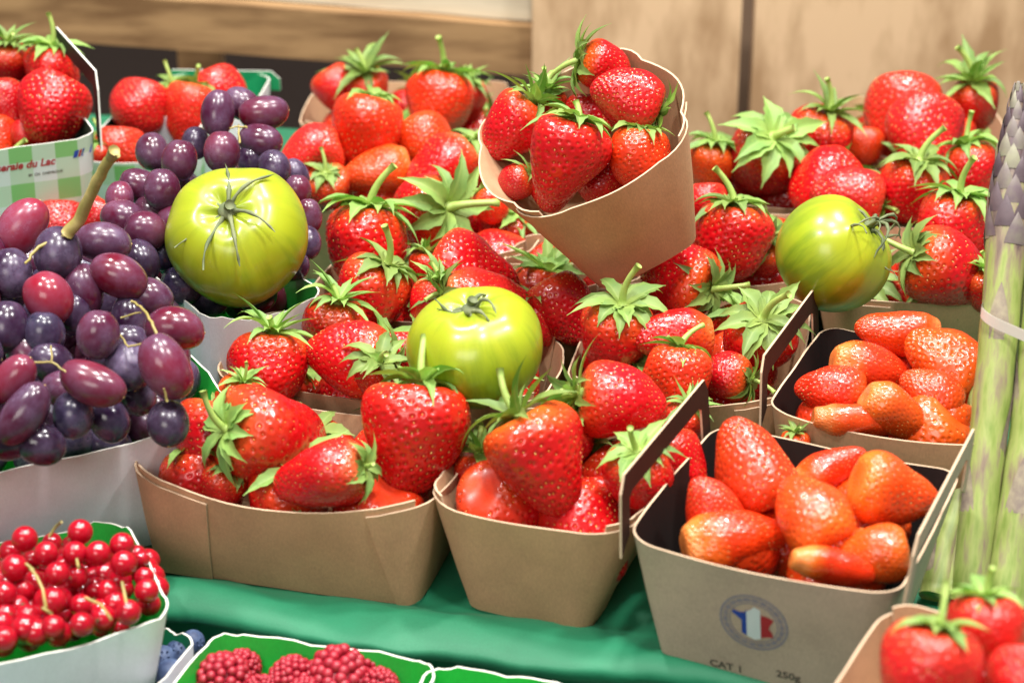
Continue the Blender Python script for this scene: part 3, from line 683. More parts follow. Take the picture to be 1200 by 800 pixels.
b(575,240,6.2,47,'round1',60,10,'small orange tip under the left side of the tilted punnet',ORG,.6,4,None,cs=1.1,group=g5)
b(428,288,6.8,100,'round2',97,5,'round strawberry with a leafy top standing right of the left tomato',RED,.5,0,1,group=g5)
b(470,190,5.5,64,'round1',90,0,'strawberry deep in the heap right of the grapes, mostly hidden',DEEP,.1,None,group=g5)
# third row
g6 = 'strawberries in the kraft punnets around the middle tomato'
b(432,350,6.2,89,'cone1',120,-5,'half hidden strawberry with a calyx at its left, left of the middle tomato top',RED,.4,2,1,group=g6)
b(553,322,6.6,89,'cone3',25,5,'strawberry with deep dimples directly above the middle tomato',RED,.2,None,group=g6)
b(568,352,6.8,74,'long1',10,0,'pale red strawberry resting right behind the middle tomato',PINK,.3,3,0,cs=.8,group=g6)
b(660,362,6.2,76,'cone1',60,5,'strawberry in the shade under the tilted punnet foot',DEEP,.3,None,group=g6)
b(634,378,5.6,47,'cone1',80,0,'strawberry with a dark leafy top right of the middle tomato',RED,.3,5,None,cs=1.1,group=g6)
b(500,318,5.8,42,'cone1',90,0,'strawberry sending up a dark sepal tuft above the middle tomato',RED,.3,5,None,cs=1.0,group=g6)
b(506,358,6.2,55,'cone1',110,0,'strawberry hidden by the left shoulder of the middle tomato, calyx showing',RED,.3,3,0,cs=1.2,group=g6)
b(316,430,6.2,93,'round1',95,5,'strawberry under a ragged spiky calyx at the left end of the second row',RED,.6,3,2,cs=.9,group=g6)
b(410,417,6.8,89,'cone1',195,-5,'large strawberry left of the middle tomato, its green top at the right',RED,.4,0,1,group=g6)
b(392,382,6.4,76,'round1',100,-15,'strawberry with a pale starry calyx behind the one left of the middle tomato',DEEP,.5,3,2,cs=1.0,group=g6)
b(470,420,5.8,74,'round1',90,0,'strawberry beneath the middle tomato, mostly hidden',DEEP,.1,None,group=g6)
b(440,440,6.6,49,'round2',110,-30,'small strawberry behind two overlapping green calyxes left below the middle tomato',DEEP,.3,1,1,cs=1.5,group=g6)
# front left punnet
g7 = 'strawberries in the front left kraft punnet'
b(248,520,5.4,98,'cone2',100,5,'strawberry at the left of the front left punnet, beside the hanging grape',RED,.5,None,group=g7)
b(318,512,6.0,119,'cone3',14,-34,'largest strawberry of the front left punnet, starry calyx on its left side',RED,.25,0,1,cs=.75,group=g7)
b(278,470,5.4,55,'cone1',110,-20,'orange-shouldered strawberry with pale stalk at the back rim of the front left punnet',ORG,.6,3,1,cs=.8,group=g7)
b(378,556,5.9,83,'long1',168,-10,'pointed strawberry lying at the front rim, calyx at its right',RED,.1,0,2,cs=.75,group=g7)
b(487,510,6.6,119,'cone2',97,12,'strawberry at the right end of the front left punnet, tip down',RED,.15,1,1,cs=.85,group=g7)
b(258,572,4.2,59,'cone1',120,-10,'small strawberry low by the front rim under the starry calyx',DEEP,.4,4,0,group=g7)
b(320,560,3.6,74,'round1',90,0,'strawberry low in the front left punnet, mostly hidden',DEEP,.1,4,None,group=g7)
b(470,545,3.4,74,'round1',90,0,'strawberry at the bottom right of the front left punnet, mostly hidden',DEEP,.1,None,group=g7)
# front middle punnet
g8 = 'strawberries in the front middle kraft punnet'
b(636,540,6.4,119,'cone2',62,14,'biggest strawberry of the front middle punnet, orange shoulder at the upper left',RED,.8,3,1,cs=.85,group=g8)
b(728,468,7.6,87,'cone3',8,5,'strawberry lying on its side on top of the front middle punnet, tip to the right',RED,.3,3,2,cs=1.0,group=g8)
b(748,556,6.0,85,'round1',85,-25,'strawberry with a starry calyx facing the viewer in the front middle punnet',RED,.7,0,1,cs=.95,group=g8)
b(690,606,3.2,87,'wedge',95,15,'strawberry low at the front rim of the front middle punnet',RED,.1,None,group=g8)
b(795,545,5.4,70,'cone1',60,0,'strawberry seen through the brown strap handle',RED,.2,None,group=g8)
b(800,500,5.4,55,'cone1',110,-20,'strawberry with a pale calyx at the back right of the front middle punnet',RED,.3,5,0,cs=1.0,group=g8)
b(562,560,4.4,59,'cone1',90,-5,'strawberry with a leafy tuft in the left corner of the front middle punnet',DEEP,.3,5,0,cs=1.3,group=g8)
b(665,520,5.6,64,'cone1',100,0,'strawberry between the two biggest of the front middle punnet, leafy top',DEEP,.4,1,1,cs=1.1,group=g8)
b(700,585,3.2,74,'round1',90,0,'strawberry at the bottom of the front middle punnet, mostly hidden',DEEP,.1,None,group=g8)
# middle right punnet
g9 = 'strawberries in the kraft punnet right of centre'
b(722,395,6.6,87,'cone1',100,-22,'strawberry with a pale starry calyx and upright stalk below the tilted punnet',RED,.6,0,1,cs=1.05,group=g9)
b(788,394,7.0,70,'long1',182,5,'strawberry lying on its side with an orange shoulder at the right',RED,.5,None,group=g9)
b(793,442,6.4,85,'round1',95,8,'strawberry under a drooping calyx at the front of the punnet right of centre',ORG,.2,2,1,cs=.85,group=g9)
b(797,327,6.6,85,'cone2',200,-20,'strawberry below the right of the tilted punnet, calyx on its right shoulder',RED,.6,0,1,cs=.9,group=g9)
b(889,396,6.4,85,'round1',95,-42,'strawberry nearly covered by a wide starry calyx beside the brown strap',RED,.6,0,1,cs=1.1,group=g9)
b(848,440,5.8,59,'cone1',190,-12,'strawberry with a stalk pointing right, low beside the brown strap',DEEP,.5,1,1,cs=1.0,group=g9)
b(880,440,4.4,64,'round1',90,0,'strawberry deep in the punnet right of centre, mostly hidden',DEEP,.1,None,group=g9)
b(720,425,4.4,74,'round1',90,0,'strawberry low at the left of the punnet right of centre',RED,.1,None,group=g9)
b(857,282,7.4,93,'round2',95,2,'glossy strawberry right of the tilted punnet, leafy top and stalk',RED,.5,0,1,cs=.9,group=g9)
b(828,238,6.8,53,'round1',90,0,'strawberry partly behind the right wall of the tilted punnet',RED,.2,None,group=g9)
b(898,300,6.0,51,'cone1',90,-40,'strawberry between the glossy one and the right tomato with a pale calyx',RED,.7,5,1,cs=1.1,group=g9)
b(775,310,5.0,64,'round1',90,0,'strawberry under the foot of the tilted punnet',DEEP,.1,None,group=g9)
# tilted punnet
g10 = 'strawberries in the tilted kraft punnet'
def tb(px, py, dz, w, kind, ang, tilt, label, *a, **k):
    """berry in the tilted punnet: dz cm above its rim plane"""
    d = ray(px, py); nrm = TR @ Vector((0, 0, 1)); o = Vector((0, 0, CZ)); t = ((TC+nrm*dz)-o).dot(nrm)/d.dot(nrm)
    return b(px, py, 0, w, kind, ang, tilt, label, *a, loc=o+d*t, group=g10, **k)
tb(600,150,-.6,74,'cone1',128,5,'strawberry at the left of the tilted punnet, calyx to the upper right',RED,.5,3,0,cs=1.05)
tb(663,187,.5,94,'cone2',108,2,'big strawberry in the front middle of the tilted punnet',RED,.1,0,2,cs=.95)
tb(748,184,-1.2,76,'round1',98,5,'strawberry at the lower right of the tilted punnet, stalk upright',ORG,.35,2,1,cs=.95)
tb(735,114,.6,74,'cone1',205,20,'strawberry in the upper right of the tilted punnet, calyx at its right',RED,.1,1,None,cs=.9)
tb(708,78,.3,62,'round2',15,0,'topmost strawberry of the tilted punnet, orange shoulder and wide calyx',RED,.9,0,1,cs=1.2)
tb(602,216,-2.0,44,'cone1',150,-10,'small strawberry in the lower left corner of the tilted punnet',DEEP,.3,5,None,cs=1.0)
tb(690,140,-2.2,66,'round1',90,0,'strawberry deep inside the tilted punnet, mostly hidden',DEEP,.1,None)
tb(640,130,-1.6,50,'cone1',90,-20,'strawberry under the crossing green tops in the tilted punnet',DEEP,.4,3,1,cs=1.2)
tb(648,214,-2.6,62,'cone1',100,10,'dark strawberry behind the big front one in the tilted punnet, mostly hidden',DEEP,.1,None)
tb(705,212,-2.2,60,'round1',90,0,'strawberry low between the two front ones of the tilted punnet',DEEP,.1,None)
# right back
g11 = 'strawberries in the kraft punnets at the back right'
b(895,186,7.2,89,'round1',110,-40,'strawberry with a broad star-shaped calyx turned to the viewer, back right',DEEP,.7,0,2,cs=1.15,group=g11)
b(960,162,7.4,76,'round2',110,-18,'strawberry with a spiky pale calyx right behind the star-shaped one',RED,.6,3,1,cs=.9,group=g11)
b(966,212,6.8,78,'wedge',150,10,'strawberry lying above the right green tomato',RED,.1,None,group=g11)
b(995,230,6.8,74,'cone1',195,10,'pale red strawberry touching the top of the right green tomato',PINK,.2,2,0,cs=.8,group=g11)
b(1012,170,6.2,47,'round1',90,0,'small strawberry between the back right heap and the star-shaped calyx',ORG,.1,None,group=g11)
b(1058,130,7.8,91,'round2',90,8,'pinkish strawberry at the very back of the right heap',PINK,.1,None,group=g11)
b(1082,158,8.0,85,'cone2',95,20,'large pinkish strawberry in the middle of the back right heap',PINK,.1,None,group=g11)
b(1142,125,7.8,59,'cone1',80,-20,'strawberry with a tall pale calyx beside the asparagus tip',RED,.4,3,1,cs=1.35,group=g11)
b(1120,160,6.4,49,'round1',90,0,'strawberry between the large pinkish one and the asparagus tip',ORG,.1,None,group=g11)
b(1138,206,7.0,68,'cone1',80,5,'strawberry with drooping green sepals left of the asparagus',RED,.4,1,1,cs=1.0,group=g11)
b(1068,222,7.0,81,'round2',100,-18,'strawberry with a pale drooping calyx right above the right tomato stalk',RED,.6,0,1,cs=1.0,group=g11)
b(1116,265,7.0,91,'round1',100,-12,'strawberry with a flat wide pale calyx right of the right tomato',RED,.5,0,1,cs=.95,group=g11)
b(1110,316,7.0,91,'cone1',25,-5,'strawberry in front of the straight kraft panel, calyx at its left, stalk up',RED,.5,0,1,cs=.85,group=g11)
b(1158,342,6.2,53,'cone1',80,-10,'strawberry half behind the asparagus with a white-green tuft',DEEP,.5,5,0,cs=1.1,group=g11)
b(1140,345,4.6,59,'round1',90,0,'dark strawberry low behind the straight kraft panel',DEEP,.1,None,group=g11)
b(1155,285,6.2,53,'round1',90,0,'dark strawberry against the asparagus right of the flat pale calyx',DEEP,.1,None,group=g11)
b(832,196,6.8,57,'cone1',100,-12,'strawberry with an upright stalk right of the tilted punnet rim',ORG,.7,0,1,cs=1.1,group=g11)
b(1040,240,5.6,49,'cone1',90,0,'strawberry sending up a dark sepal above the right tomato stalk',RED,.3,5,None,cs=.9,group=g11)
b(1095,205,5.4,49,'round1',90,0,'strawberry deep in the back right heap, mostly hidden',DEEP,.1,None,group=g11)
# rear black-lined punnet
g12 = 'orange strawberries in the rear black-lined punnet'
b(1052,390,7.0,58,'long2',185,5,'topmost orange strawberry at the back of the rear black-lined punnet',ORG,.35,None,rl=1.12,group=g12)
b(1108,424,7.2,82,'cone2',215,-10,'largest orange strawberry at the right of the rear black-lined punnet',OR2,.7,None,rl=1.12,group=g12)
b(1020,430,6.8,58,'long2',10,-10,'orange strawberry with a blunt pale end pointing left',ORG,.8,None,rl=1.12,group=g12)
b(975,457,6.4,64,'cone1',190,0,'rounded orange strawberry at the left of the rear black-lined punnet',ORG,.4,None,rl=1.12,group=g12)
b(1092,462,6.6,61,'cone1',210,-5,'orange strawberry in the middle right of the rear black-lined punnet',OR2,.4,None,rl=1.12,group=g12)
b(1050,483,6.4,58,'long1',30,-5,'orange strawberry in the front middle of the rear black-lined punnet',OR2,.7,None,rl=1.12,group=g12)
b(1002,494,6.0,45,'finger',5,0,'long orange strawberry along the front rim of the rear black-lined punnet',ORG,.4,None,rl=1.12,group=g12)
b(1110,506,5.0,67,'cone1',110,0,'orange strawberry at the front right of the rear black-lined punnet',OR2,.2,None,rl=1.12,group=g12)
b(1143,458,6.2,58,'round1',90,0,'orange strawberry cut off by the asparagus stalks',OR2,.3,None,rl=1.12,group=g12)
b(1040,450,4.2,71,'round1',90,0,'orange strawberry deep in the rear black-lined punnet, mostly hidden',ORG,.1,None,rl=1.12,group=g12)
b(1080,490,4.2,71,'round1',90,0,'orange strawberry low in the rear black-lined punnet, mostly hidden',ORG,.1,None,rl=1.12,group=g12)
# emblem punnet
g13 = 'orange strawberries in the punnet with the emblem'
b(882,548,7.0,93,'cone1',245,-10,'tallest strawberry of the emblem punnet, small leaves at its upper right',ORG,.1,None,rl=1.12,group=g13)
b(972,550,6.6,52,'long2',335,-5,'slim strawberry along the back of the emblem punnet',ORG,.5,None,rl=1.12,group=g13)
b(1046,577,7.0,80,'cone3',15,-12,'yellow-orange strawberry before the right strap handle',OR2,1.2,None,rl=1.12,group=g13)
b(951,603,7.0,88,'cone1',240,-35,'rounded orange strawberry in the middle of the emblem punnet',OR2,.9,None,rl=1.12,group=g13)
b(836,600,6.2,69,'cone1',250,10,'ribbed strawberry inside the left strap handle of the emblem punnet',ORG,.1,None,rl=1.12,group=g13)
b(858,630,5.6,74,'long2',352,-12,'long strawberry at the front left of the emblem punnet, orange end at the left',ORG,.9,None,rl=1.12,group=g13)
b(1025,650,6.2,69,'cone1',170,-10,'squat orange strawberry at the front right of the emblem punnet',OR2,.5,None,rl=1.12,group=g13)
b(974,662,6.3,44,'finger',12,-5,'finger-shaped strawberry along the front rim of the emblem punnet',ORG,1.0,None,rl=1.12,group=g13)
b(920,640,4.0,85,'round1',90,0,'orange strawberry deep in the emblem punnet, mostly hidden',ORG,.1,None,rl=1.12,group=g13)
b(990,610,4.0,80,'round1',90,0,'orange strawberry low in the emblem punnet, mostly hidden',ORG,.1,None,rl=1.12,group=g13)
b(932,524,4.8,36,'cone1',90,-10,'small strawberry whose brown-green leaves stick up at the back of the emblem punnet',ORG,.2,5,0,cs=.9,group=g13)
# nearest punnet
g14 = 'strawberries in the nearest punnet at the bottom right'
b(1088,792,8.2,116,'cone1',100,0,'strawberry in the bottom right punnet with a pale upright stalk behind it',PINK,.2,2,1,cs=.8,group=g14)
b(1156,742,8.0,98,'round2',90,10,'strawberry at the back of the bottom right punnet',PINK,.1,4,0,cs=.9,group=g14)
b(1205,795,7.8,92,'round1',90,10,'strawberry cut off by the bottom right corner of the photo',PINK,.1,None,group=g14)
b(1140,800,6.2,90,'round1',90,0,'strawberry low in the bottom right punnet, mostly hidden',RED,.1,None,group=g14)
where = ['front left', 'front middle', 'second row left', 'third row', 'right of centre', 'under the tilted one', 'beside the grapes', 'rearmost', 'behind the tilted one', 'between tilted punnet and right tomato', 'behind the right tomato', 'back right', 'third from the back at the right', 'with the straight panel']
for (lb, t_, (L_, W_), kw), wh in zip(PBOX+DB, where+['with the emblem', 'with black lining at the rear']):
    rg = random.Random(wh); nx = max(2, round(L_*.8/3.6)); ny = max(2, round(W_*.8/3.8))
    for i in range(nx):
        for j in range(ny):
            u = ((i+.5)/nx-.5)*L_*.84+rg.uniform(-.3, .3); v = ((j+.5)/ny-.5)*W_*.84; a = t_.rotation_euler.z
            p = Vector((t_.location.x/S+u*math.cos(a)-v*math.sin(a), t_.location.y/S+u*math.sin(a)+v*math.cos(a), (4.3 if 'emblem' in wh or 'black' in wh else 3.5)+rg.uniform(-.3, .4)))
            w_ = min(L_/nx, W_/ny, 3.9)*.98
            b(0, 0, 0, w_*FPX/depth(p), rg.choice(('round1', 'cone1', 'round2', 'wedge')), rg.uniform(40, 140), rg.uniform(-60, 30), 'bottom layer strawberry in the punnet '+wh, rg.choice((ORG, OR2) if 'emblem' in wh or 'black' in wh else (RED, DEEP)), .3, None if 'emblem' in wh or 'black' in wh else rg.choice((None, 1, 4)), None, group='bottom layer strawberries, punnet '+wh, loc=p)
# ================================================================== GREEN TOMATOES
def tomato_mesh(seed, flat):
    rg = random.Random(seed); ph = [rg.uniform(0, 6) for _ in range(4)]; mb = MB(); NU, NV = 96, 60; rows = []; uv = []
    for i in range(NV+1):
        t = .012+(PI-.024)*i/NV; row = []
        for j in range(NU+1):
            p = 2*PI*j/NU; st, ct = math.sin(t), math.cos(t)
            rib = 1+.035*math.cos(5*p+ph[0])*st*(.4+.6*max(0, ct))+.022*math.cos(3*p+ph[1])+.022*math.cos(8*p+ph[2])*max(0, ct)
            r = .5*st**.88*rib; z = flat*.5*ct*(1 if ct > 0 else 1.02)
            z -= .085*math.exp(-(t/.32)**2)*(1+.25*math.cos(5*p+ph[0])); z += .03*math.exp(-((PI-t)/.3)**2)
            row.append((r*math.cos(p), r*math.sin(p), z)); uv.append((j/NU, i/NV))
        rows.append(row)
    mb.grid([r for r in rows], 0, uv); mb.f = [f[::-1] for f in mb.f]; return mb.mesh('tomato_body', M['tomato'])
def tom_calyx(seed, n, L0, wild):
    rg = random.Random(seed); mb = MB()
    for k in range(n):
        az = 2*PI*k/n+rg.uniform(-.3, .3); L_ = L0*rg.uniform(.7, 1.25); pts = []; rad = []; el = rg.uniform(.1, .7); pos = Vector((math.cos(az)*.02, math.sin(az)*.02, 0)); cu = rg.uniform(.45, 1.15); sw = rg.uniform(-1, 1)*wild
        for i in range(9):
            u = i/8; a = az+sw*u; e_ = el-cu*u+wild*.6*math.sin(u*5+k)
            if i: pos = pos+Vector((math.cos(a)*math.cos(e_), math.sin(a)*math.cos(e_), math.sin(e_)*.7))*(L_/8)
            pts.append(tuple(pos)); rad.append(.015*(1-u)**.6+.003+.004*math.sin(i*2+k))
        mb.tube(pts, rad, 6)
    mb.ball((0, 0, 0), (.07, .07, .035), 12, 6)
    return mb.mesh('calyx', M['tom_calyx'])
def tomato(px, py, z, w, flat, axis_ang, axis_tilt, label, seed, n, L0, wild, stem=True):
    p = P(px, py, z); W = w*depth(p)/FPX; zax = cam_axis(axis_ang, axis_tilt); x = Vector((0, 0, 1)).cross(zax).normalized() if abs(zax.z) < .95 else Vector((1, 0, 0)); y = zax.cross(x).normalized(); x = y.cross(zax)
    t = thing('green_tomato', label, 'tomato', p, Matrix((x, y, zax)).transposed(), (W, W, W), 'green striped tomatoes resting on the punnets')
    obj('body', tomato_mesh(seed, flat), t); c = obj('calyx', tom_calyx(seed, n, L0, wild), t, (0, 0, flat*.5-.07))
    mb = MB(); mb.tube([(0, 0, 0), (.01, .01, .04), (.03, .0, .08)], [.035, .03, .036], 10); obj('stem', mb.mesh('stem', M['tom_calyx']), c)
    return t
tomato(278,276,10.4,167,.86,262,64,'left green tomato resting on the dark grapes, dry star calyx facing forward',21,7,.42,.8)
tomato(558,406,9.2,161,.80,262-180+180,34,'middle green tomato with dark green stripes, short dark stalk on top',12,7,.34,1.3)
tomato(976,298,9.4,138,.92,-38,22,'right green tomato with a shrivelled calyx hanging down its right side',13,13,.62,1.6)
# ================================================================== GRAPES
GM = []
for k, ra in enumerate((1.05, 1.25, 1.45)):
    mb = MB(); NU, NV = 36, 26; rows = []
    for i in range(NV+1):
        t = .02+(PI-.04)*i/NV
        rows.append([(.5*math.sin(t)**.92*(1+.02*math.cos(2*q+k))*math.cos(q)+.03*math.cos(t)**2*k, .5*math.sin(t)**.92*math.sin(q), ra*.5*math.cos(t)-.03*math.exp(-(t/.25)**2)) for q in [2*PI*j/NU for j in range(NU)]])
    mb.grid(rows[::-1], 0, None, True); mb.f.append(tuple(range(NU))); mb.m.append(0)
    k0 = NV*NU; mb.f.append(tuple(k0+j for j in reversed(range(NU)))); mb.m.append(0)
    mb.ball((0, 0, -ra*.5+.005), (.035, .035, .014), 8, 4, 1); GM.append((mb.mesh('grape', [M['grape'], M['grape_scar']]), ra))
PUR = (.080, .005, .020, .7); RD = (.21, .006, .018, .5); DK = (.016, .005, .018, .7); BLU = (.008, .009, .030, .95); PLM = (.14, .006, .020, .55)
def bunch(label, root, items, fill, stems):
    t = thing('grape_bunch', label, 'grapes', root, None, None, 'bunches of dark grapes')
    rg = random.Random(len(items))
    for (px, py, z, w, l, ang, c) in items:
        p = P(px, py, z); l = max(l*1.04, w*1.14); w *= .98; W = w*depth(p)/FPX; ra = l/w; gm, gr = min(GM, key=lambda q: abs(q[1]-ra))
        tip = cam_axis(ang, rg.uniform(-25, 25) if ra < 1.3 else rg.uniform(-10, 15)); x = Vector((0, 0, 1)).cross(-tip).normalized(); y = (-tip).cross(x)
        g = obj('grape', gm, t, p-Vector(root), Matrix((x, y, -tip)).transposed() @ Matrix.Rotation(rg.uniform(0, 6), 3, 'Z'), (W, W, W*ra/gr))
        v = rg.uniform(.75, 1.25); g.color = (c[0]*v, c[1]*v, c[2]*v, c[3]*rg.uniform(.6, 1.2))
    for (c, s, n) in fill:
        for k in range(n):
            d = Vector((rg.uniform(-1, 1)*s[0], rg.uniform(-1, 1)*s[1], rg.uniform(-1, 1)*s[2])); W = rg.uniform(1.9, 2.3)
            g = obj('grape', GM[rg.randrange(2)][0], t, Vector(c)+d-Vector(root), (rg.uniform(0, 6), rg.uniform(0, 6), rg.uniform(0, 6)), (W, W, W)); cc = rg.choice((PUR, DK, BLU, PLM)); g.color = cc
    for pts, r0, r1 in stems:
        mb = MB(); q = [P(*p)-Vector(root) for p in pts]; sm = []
        for i in range(len(q)-1):
            for j in range(4): sm.append(q[i].lerp(q[i+1], j/4)+Vector((noise.noise(q[i]*3+Vector((j, 0, 0))), 0, noise.noise(q[i]*3+Vector((0, j, 0)))))*.08)
        sm.append(q[-1]); n = len(sm); mb.tube(sm, [(.55 if r0 < .15 else 1)*(r0+(r1-r0)*i/(n-1)+.03*r0*math.sin(i*1.7)) for i in range(n)], 9); obj('stem', mb.mesh('grape_stem', M['grape_stem']), t)
A = [(25,266,12.6,54,74,-55,RD),(68,297,12.8,58,60,90,DK),(120,283,12.6,48,66,5,PUR),(12,320,12.2,52,58,80,DK),(57,349,11.8,58,62,60,RD),(96,340,11.2,50,62,80,PUR),(139,323,11.8,52,70,25,PLM),
 (178,348,10.6,44,52,30,PUR),(205,384,10.6,52,68,10,PLM),(193,430,10.4,58,80,62,PLM),(197,496,7.9,50,54,85,DK),(8,383,11.0,54,60,90,DK),(52,392,10.6,50,54,90,BLU),(115,392,11.2,52,56,100,PUR),(152,372,10.0,44,54,80,DK),
 (16,444,10.4,46,64,-50,RD),(108,450,10.2,52,80,22,RD),(150,430,9.6,54,58,70,BLU),(28,486,9.4,52,82,-55,PUR),(86,486,8.8,50,52,90,BLU),(48,520,8.0,52,58,20,DK),(128,492,8.0,48,54,60,BLU),(160,462,8.2,46,50,60,DK),
 (60,425,9.6,50,56,40,DK),(85,368,10.4,46,50,90,DK),(30,415,9.8,46,50,60,PUR),(5,350,10.8,48,50,90,BLU),(150,400,9.2,44,48,0,DK),(-25,290,12,56,70,40,PUR),(-28,350,11.5,56,66,70,RD),(-30,410,10.8,56,66,20,DK),(-28,470,9.6,56,66,60,PUR),(5,515,8.2,50,58,10,DK),(-40,530,8,56,60,0,DK),(75,455,8.8,46,50,0,PUR),(125,415,9,44,50,40,DK)]
c0 = P(70, 440, 7.5)
bunch('front bunch of red and purple grapes heaped over the white punnet at the left', c0, A, [((c0.x-1, c0.y+1, 6.6), (6, 2.6, 1.2), 40), ((c0.x-1, c0.y+4, 8.4), (5, 2, 1), 22), ((c0.x-2, c0.y-2, 5.6), (4.5, 1.5, .6), 18), ((P(110,470,6).x, P(110,470,6).y, 6), (3.2, 1.6, .6), 16), ((P(165,425,6).x, P(165,425,6).y, 6), (1.8, 1.2, .6), 8), ((P(20,505,6).x, P(20,505,6).y, 6), (3.2, 1.0, .5), 10), ((P(90,330,8.5).x, P(90,330,8.5).y, 8.5), (3.2, 1.0, 1.2), 14), ((P(170,320,7).x, P(170,320,7).y, 7), (1.8, 1.0, 1), 8)],
 [([(78,275,13.8),(95,255,14.6),(115,210,16.6),(128,188,17.6),(136,180,18)], .30, .22), ([(128,188,17.6),(134,176,18.3)], .2, .26), ([(155,352,11.8),(168,362,11.9),(178,378,12),(186,395,11.6)], .10, .12), ([(142,372,11.4),(165,366,11.8)], .07, .07), ([(140,390,10.8),(150,407,11),(168,402,11.3),(180,394,11.6)], .07, .09),
  ([(40,425,11),(62,424,11.2),(80,438,10.8)], .08, .07), ([(60,405,11),(60,424,11.2)], .06, .07), ([(196,470,9.6),(192,455,10.2)], .09, .08), ([(30,308,13),(45,290,13.4),(78,275,13.8)], .1, .2)])
Bk = [(255,133,13.0,41,54,95,PUR),(283,122,12.6,38,44,30,PUR),(309,133,12.8,42,58,-8,PLM),(305,166,11.8,42,52,10,PUR),(178,178,11.2,40,44,80,PUR),(210,188,11.6,43,48,100,PUR),(229,168,11.2,34,38,90,DK),(260,178,12.2,44,46,90,PLM),(293,186,11,30,34,90,DK),
 (322,196,11,38,42,60,DK),(349,224,10.2,33,38,90,PLM),(164,219,11.2,42,50,20,PUR),(190,222,11.6,44,46,90,PUR),(140,233,11.2,34,42,90,PLM),(143,256,10.6,46,40,10,PLM),(171,270,10.6,46,50,20,PUR),(207,215,10,34,36,90,DK),(165,305,9.6,44,52,60,DK),(190,298,9.2,34,38,70,BLU),
 (213,335,7.9,46,44,20,BLU),(205,310,8.4,36,38,0,DK),(362,254,9.4,32,42,90,PLM),(360,285,8.6,34,40,90,DK),(345,205,10,34,38,60,DK),(205,262,10,42,46,60,PLM),(178,250,10.2,42,46,30,PUR),(340,310,8,40,44,0,DK),(300,345,7,44,44,0,DK),(245,350,7,44,44,0,BLU)]
c1 = P(255, 270, 7.5)
bunch('rear bunch of purple grapes under the left green tomato', c1, Bk, [((c1.x-.3, c1.y+1, 6.6), (3.6, 2.4, .9), 26), ((c1.x, c1.y+4.5, 7.8), (2.8, 1.8, 1.2), 16), ((P(270,325,6).x, P(270,325,6).y, 5.6), (2.6, 1.6, .5), 14)], [([(270,150,12.6),(280,148,12.6),(290,150,12.6)], .08, .1), ([(279,147,12.6),(281,168,12)], .09, .1)])
# ================================================================== REDCURRANTS
def currants():
    root = P(90, 700, 2.0); t = thing('redcurrant_bunch', 'glossy redcurrants with thin stalks heaped in the white punnet at the lower left', 'redcurrants', root)
    mb = MB(); mb.ball((0, 0, 0), .5, 24, 16, 0); mb.ball((0, 0, -.5), (.07, .07, .05), 8, 5, 1)
    for k in range(5):
        a = k*1.256; mb.tube([(0, 0, -.5), (math.cos(a)*.05, math.sin(a)*.05, -.58), (math.cos(a)*.09, math.sin(a)*.09, -.6)], [.02, .015, .006], 5, 1)
    me = mb.mesh('currant', [M['currant'], M['currant_end']]); rg = random.Random(3)
    pts = [(29,631,36),(94,623,35),(61,635,27),(54,648,34),(88,648,34),(115,648,35),(143,638,34),(145,660,36),(17,665,38),(67,672,34),(90,675,32),(5,695,34),(27,692,32),(62,704,38),(127,692,32),(95,709,32),(172,692,34),(175,708,32),(150,717,36),(132,711,30),(96,731,34),(62,734,34),(29,736,38),(3,724,32),(5,748,36),(35,711,28),(169,676,28),(118,735,26),(45,722,28),(110,675,28),(45,680,26),(160,650,28),(12,645,30),(80,690,28),(145,690,28),(108,655,28),(38,655,26),(75,720,28),(20,712,28),(165,655,24),(112,722,28),(140,735,28)]
    for (x, y, w) in pts:
        z = 3.0+(700-y)*.012+rg.uniform(0, .35)+(.9 if w > 33 else 0.2 if w > 30 else -.3)
        p = P(x, y, z); W = w*.86*depth(p)/FPX; g = obj('currant', me, t, p-root, (rg.uniform(-1.2, 1.0), rg.uniform(-1, 1), rg.uniform(0, 6)), (W, W, W))
    for k in range(170):
        x = rg.uniform(-60, 190 if k < 100 else 155); y = rg.uniform(640 if k < 100 else 662, 760)
        if y > 757-x*.22: continue
        p = P(x, y, (2.2 if k < 100 else 3.1)+rg.uniform(-.3, .3)); g = obj('currant', me, t, p-root, (rg.uniform(0, 6), rg.uniform(0, 6), 0), (1.1, 1.1, 1.1))
    for pts in ([(35,665,5.2),(43,675,5.4),(50,690,5.0),(54,712,4.8)], [(40,668,5.2),(30,660,5.3)], [(58,628,6),(66,616,6.6),(72,611,6.9)], [(50,712,5),(60,718,5.2)], [(143,682,5.2),(146,696,5.2),(148,706,5)], [(100,700,4.8),(118,708,5.2),(130,725,5.2)], [(90,655,5),(92,665,5)]):
        mb = MB(); mb.tube([P(*q)-root for q in pts], .06, 7); obj('stem', mb.mesh('currant_stem', M['grape_stem']), t)
currants()
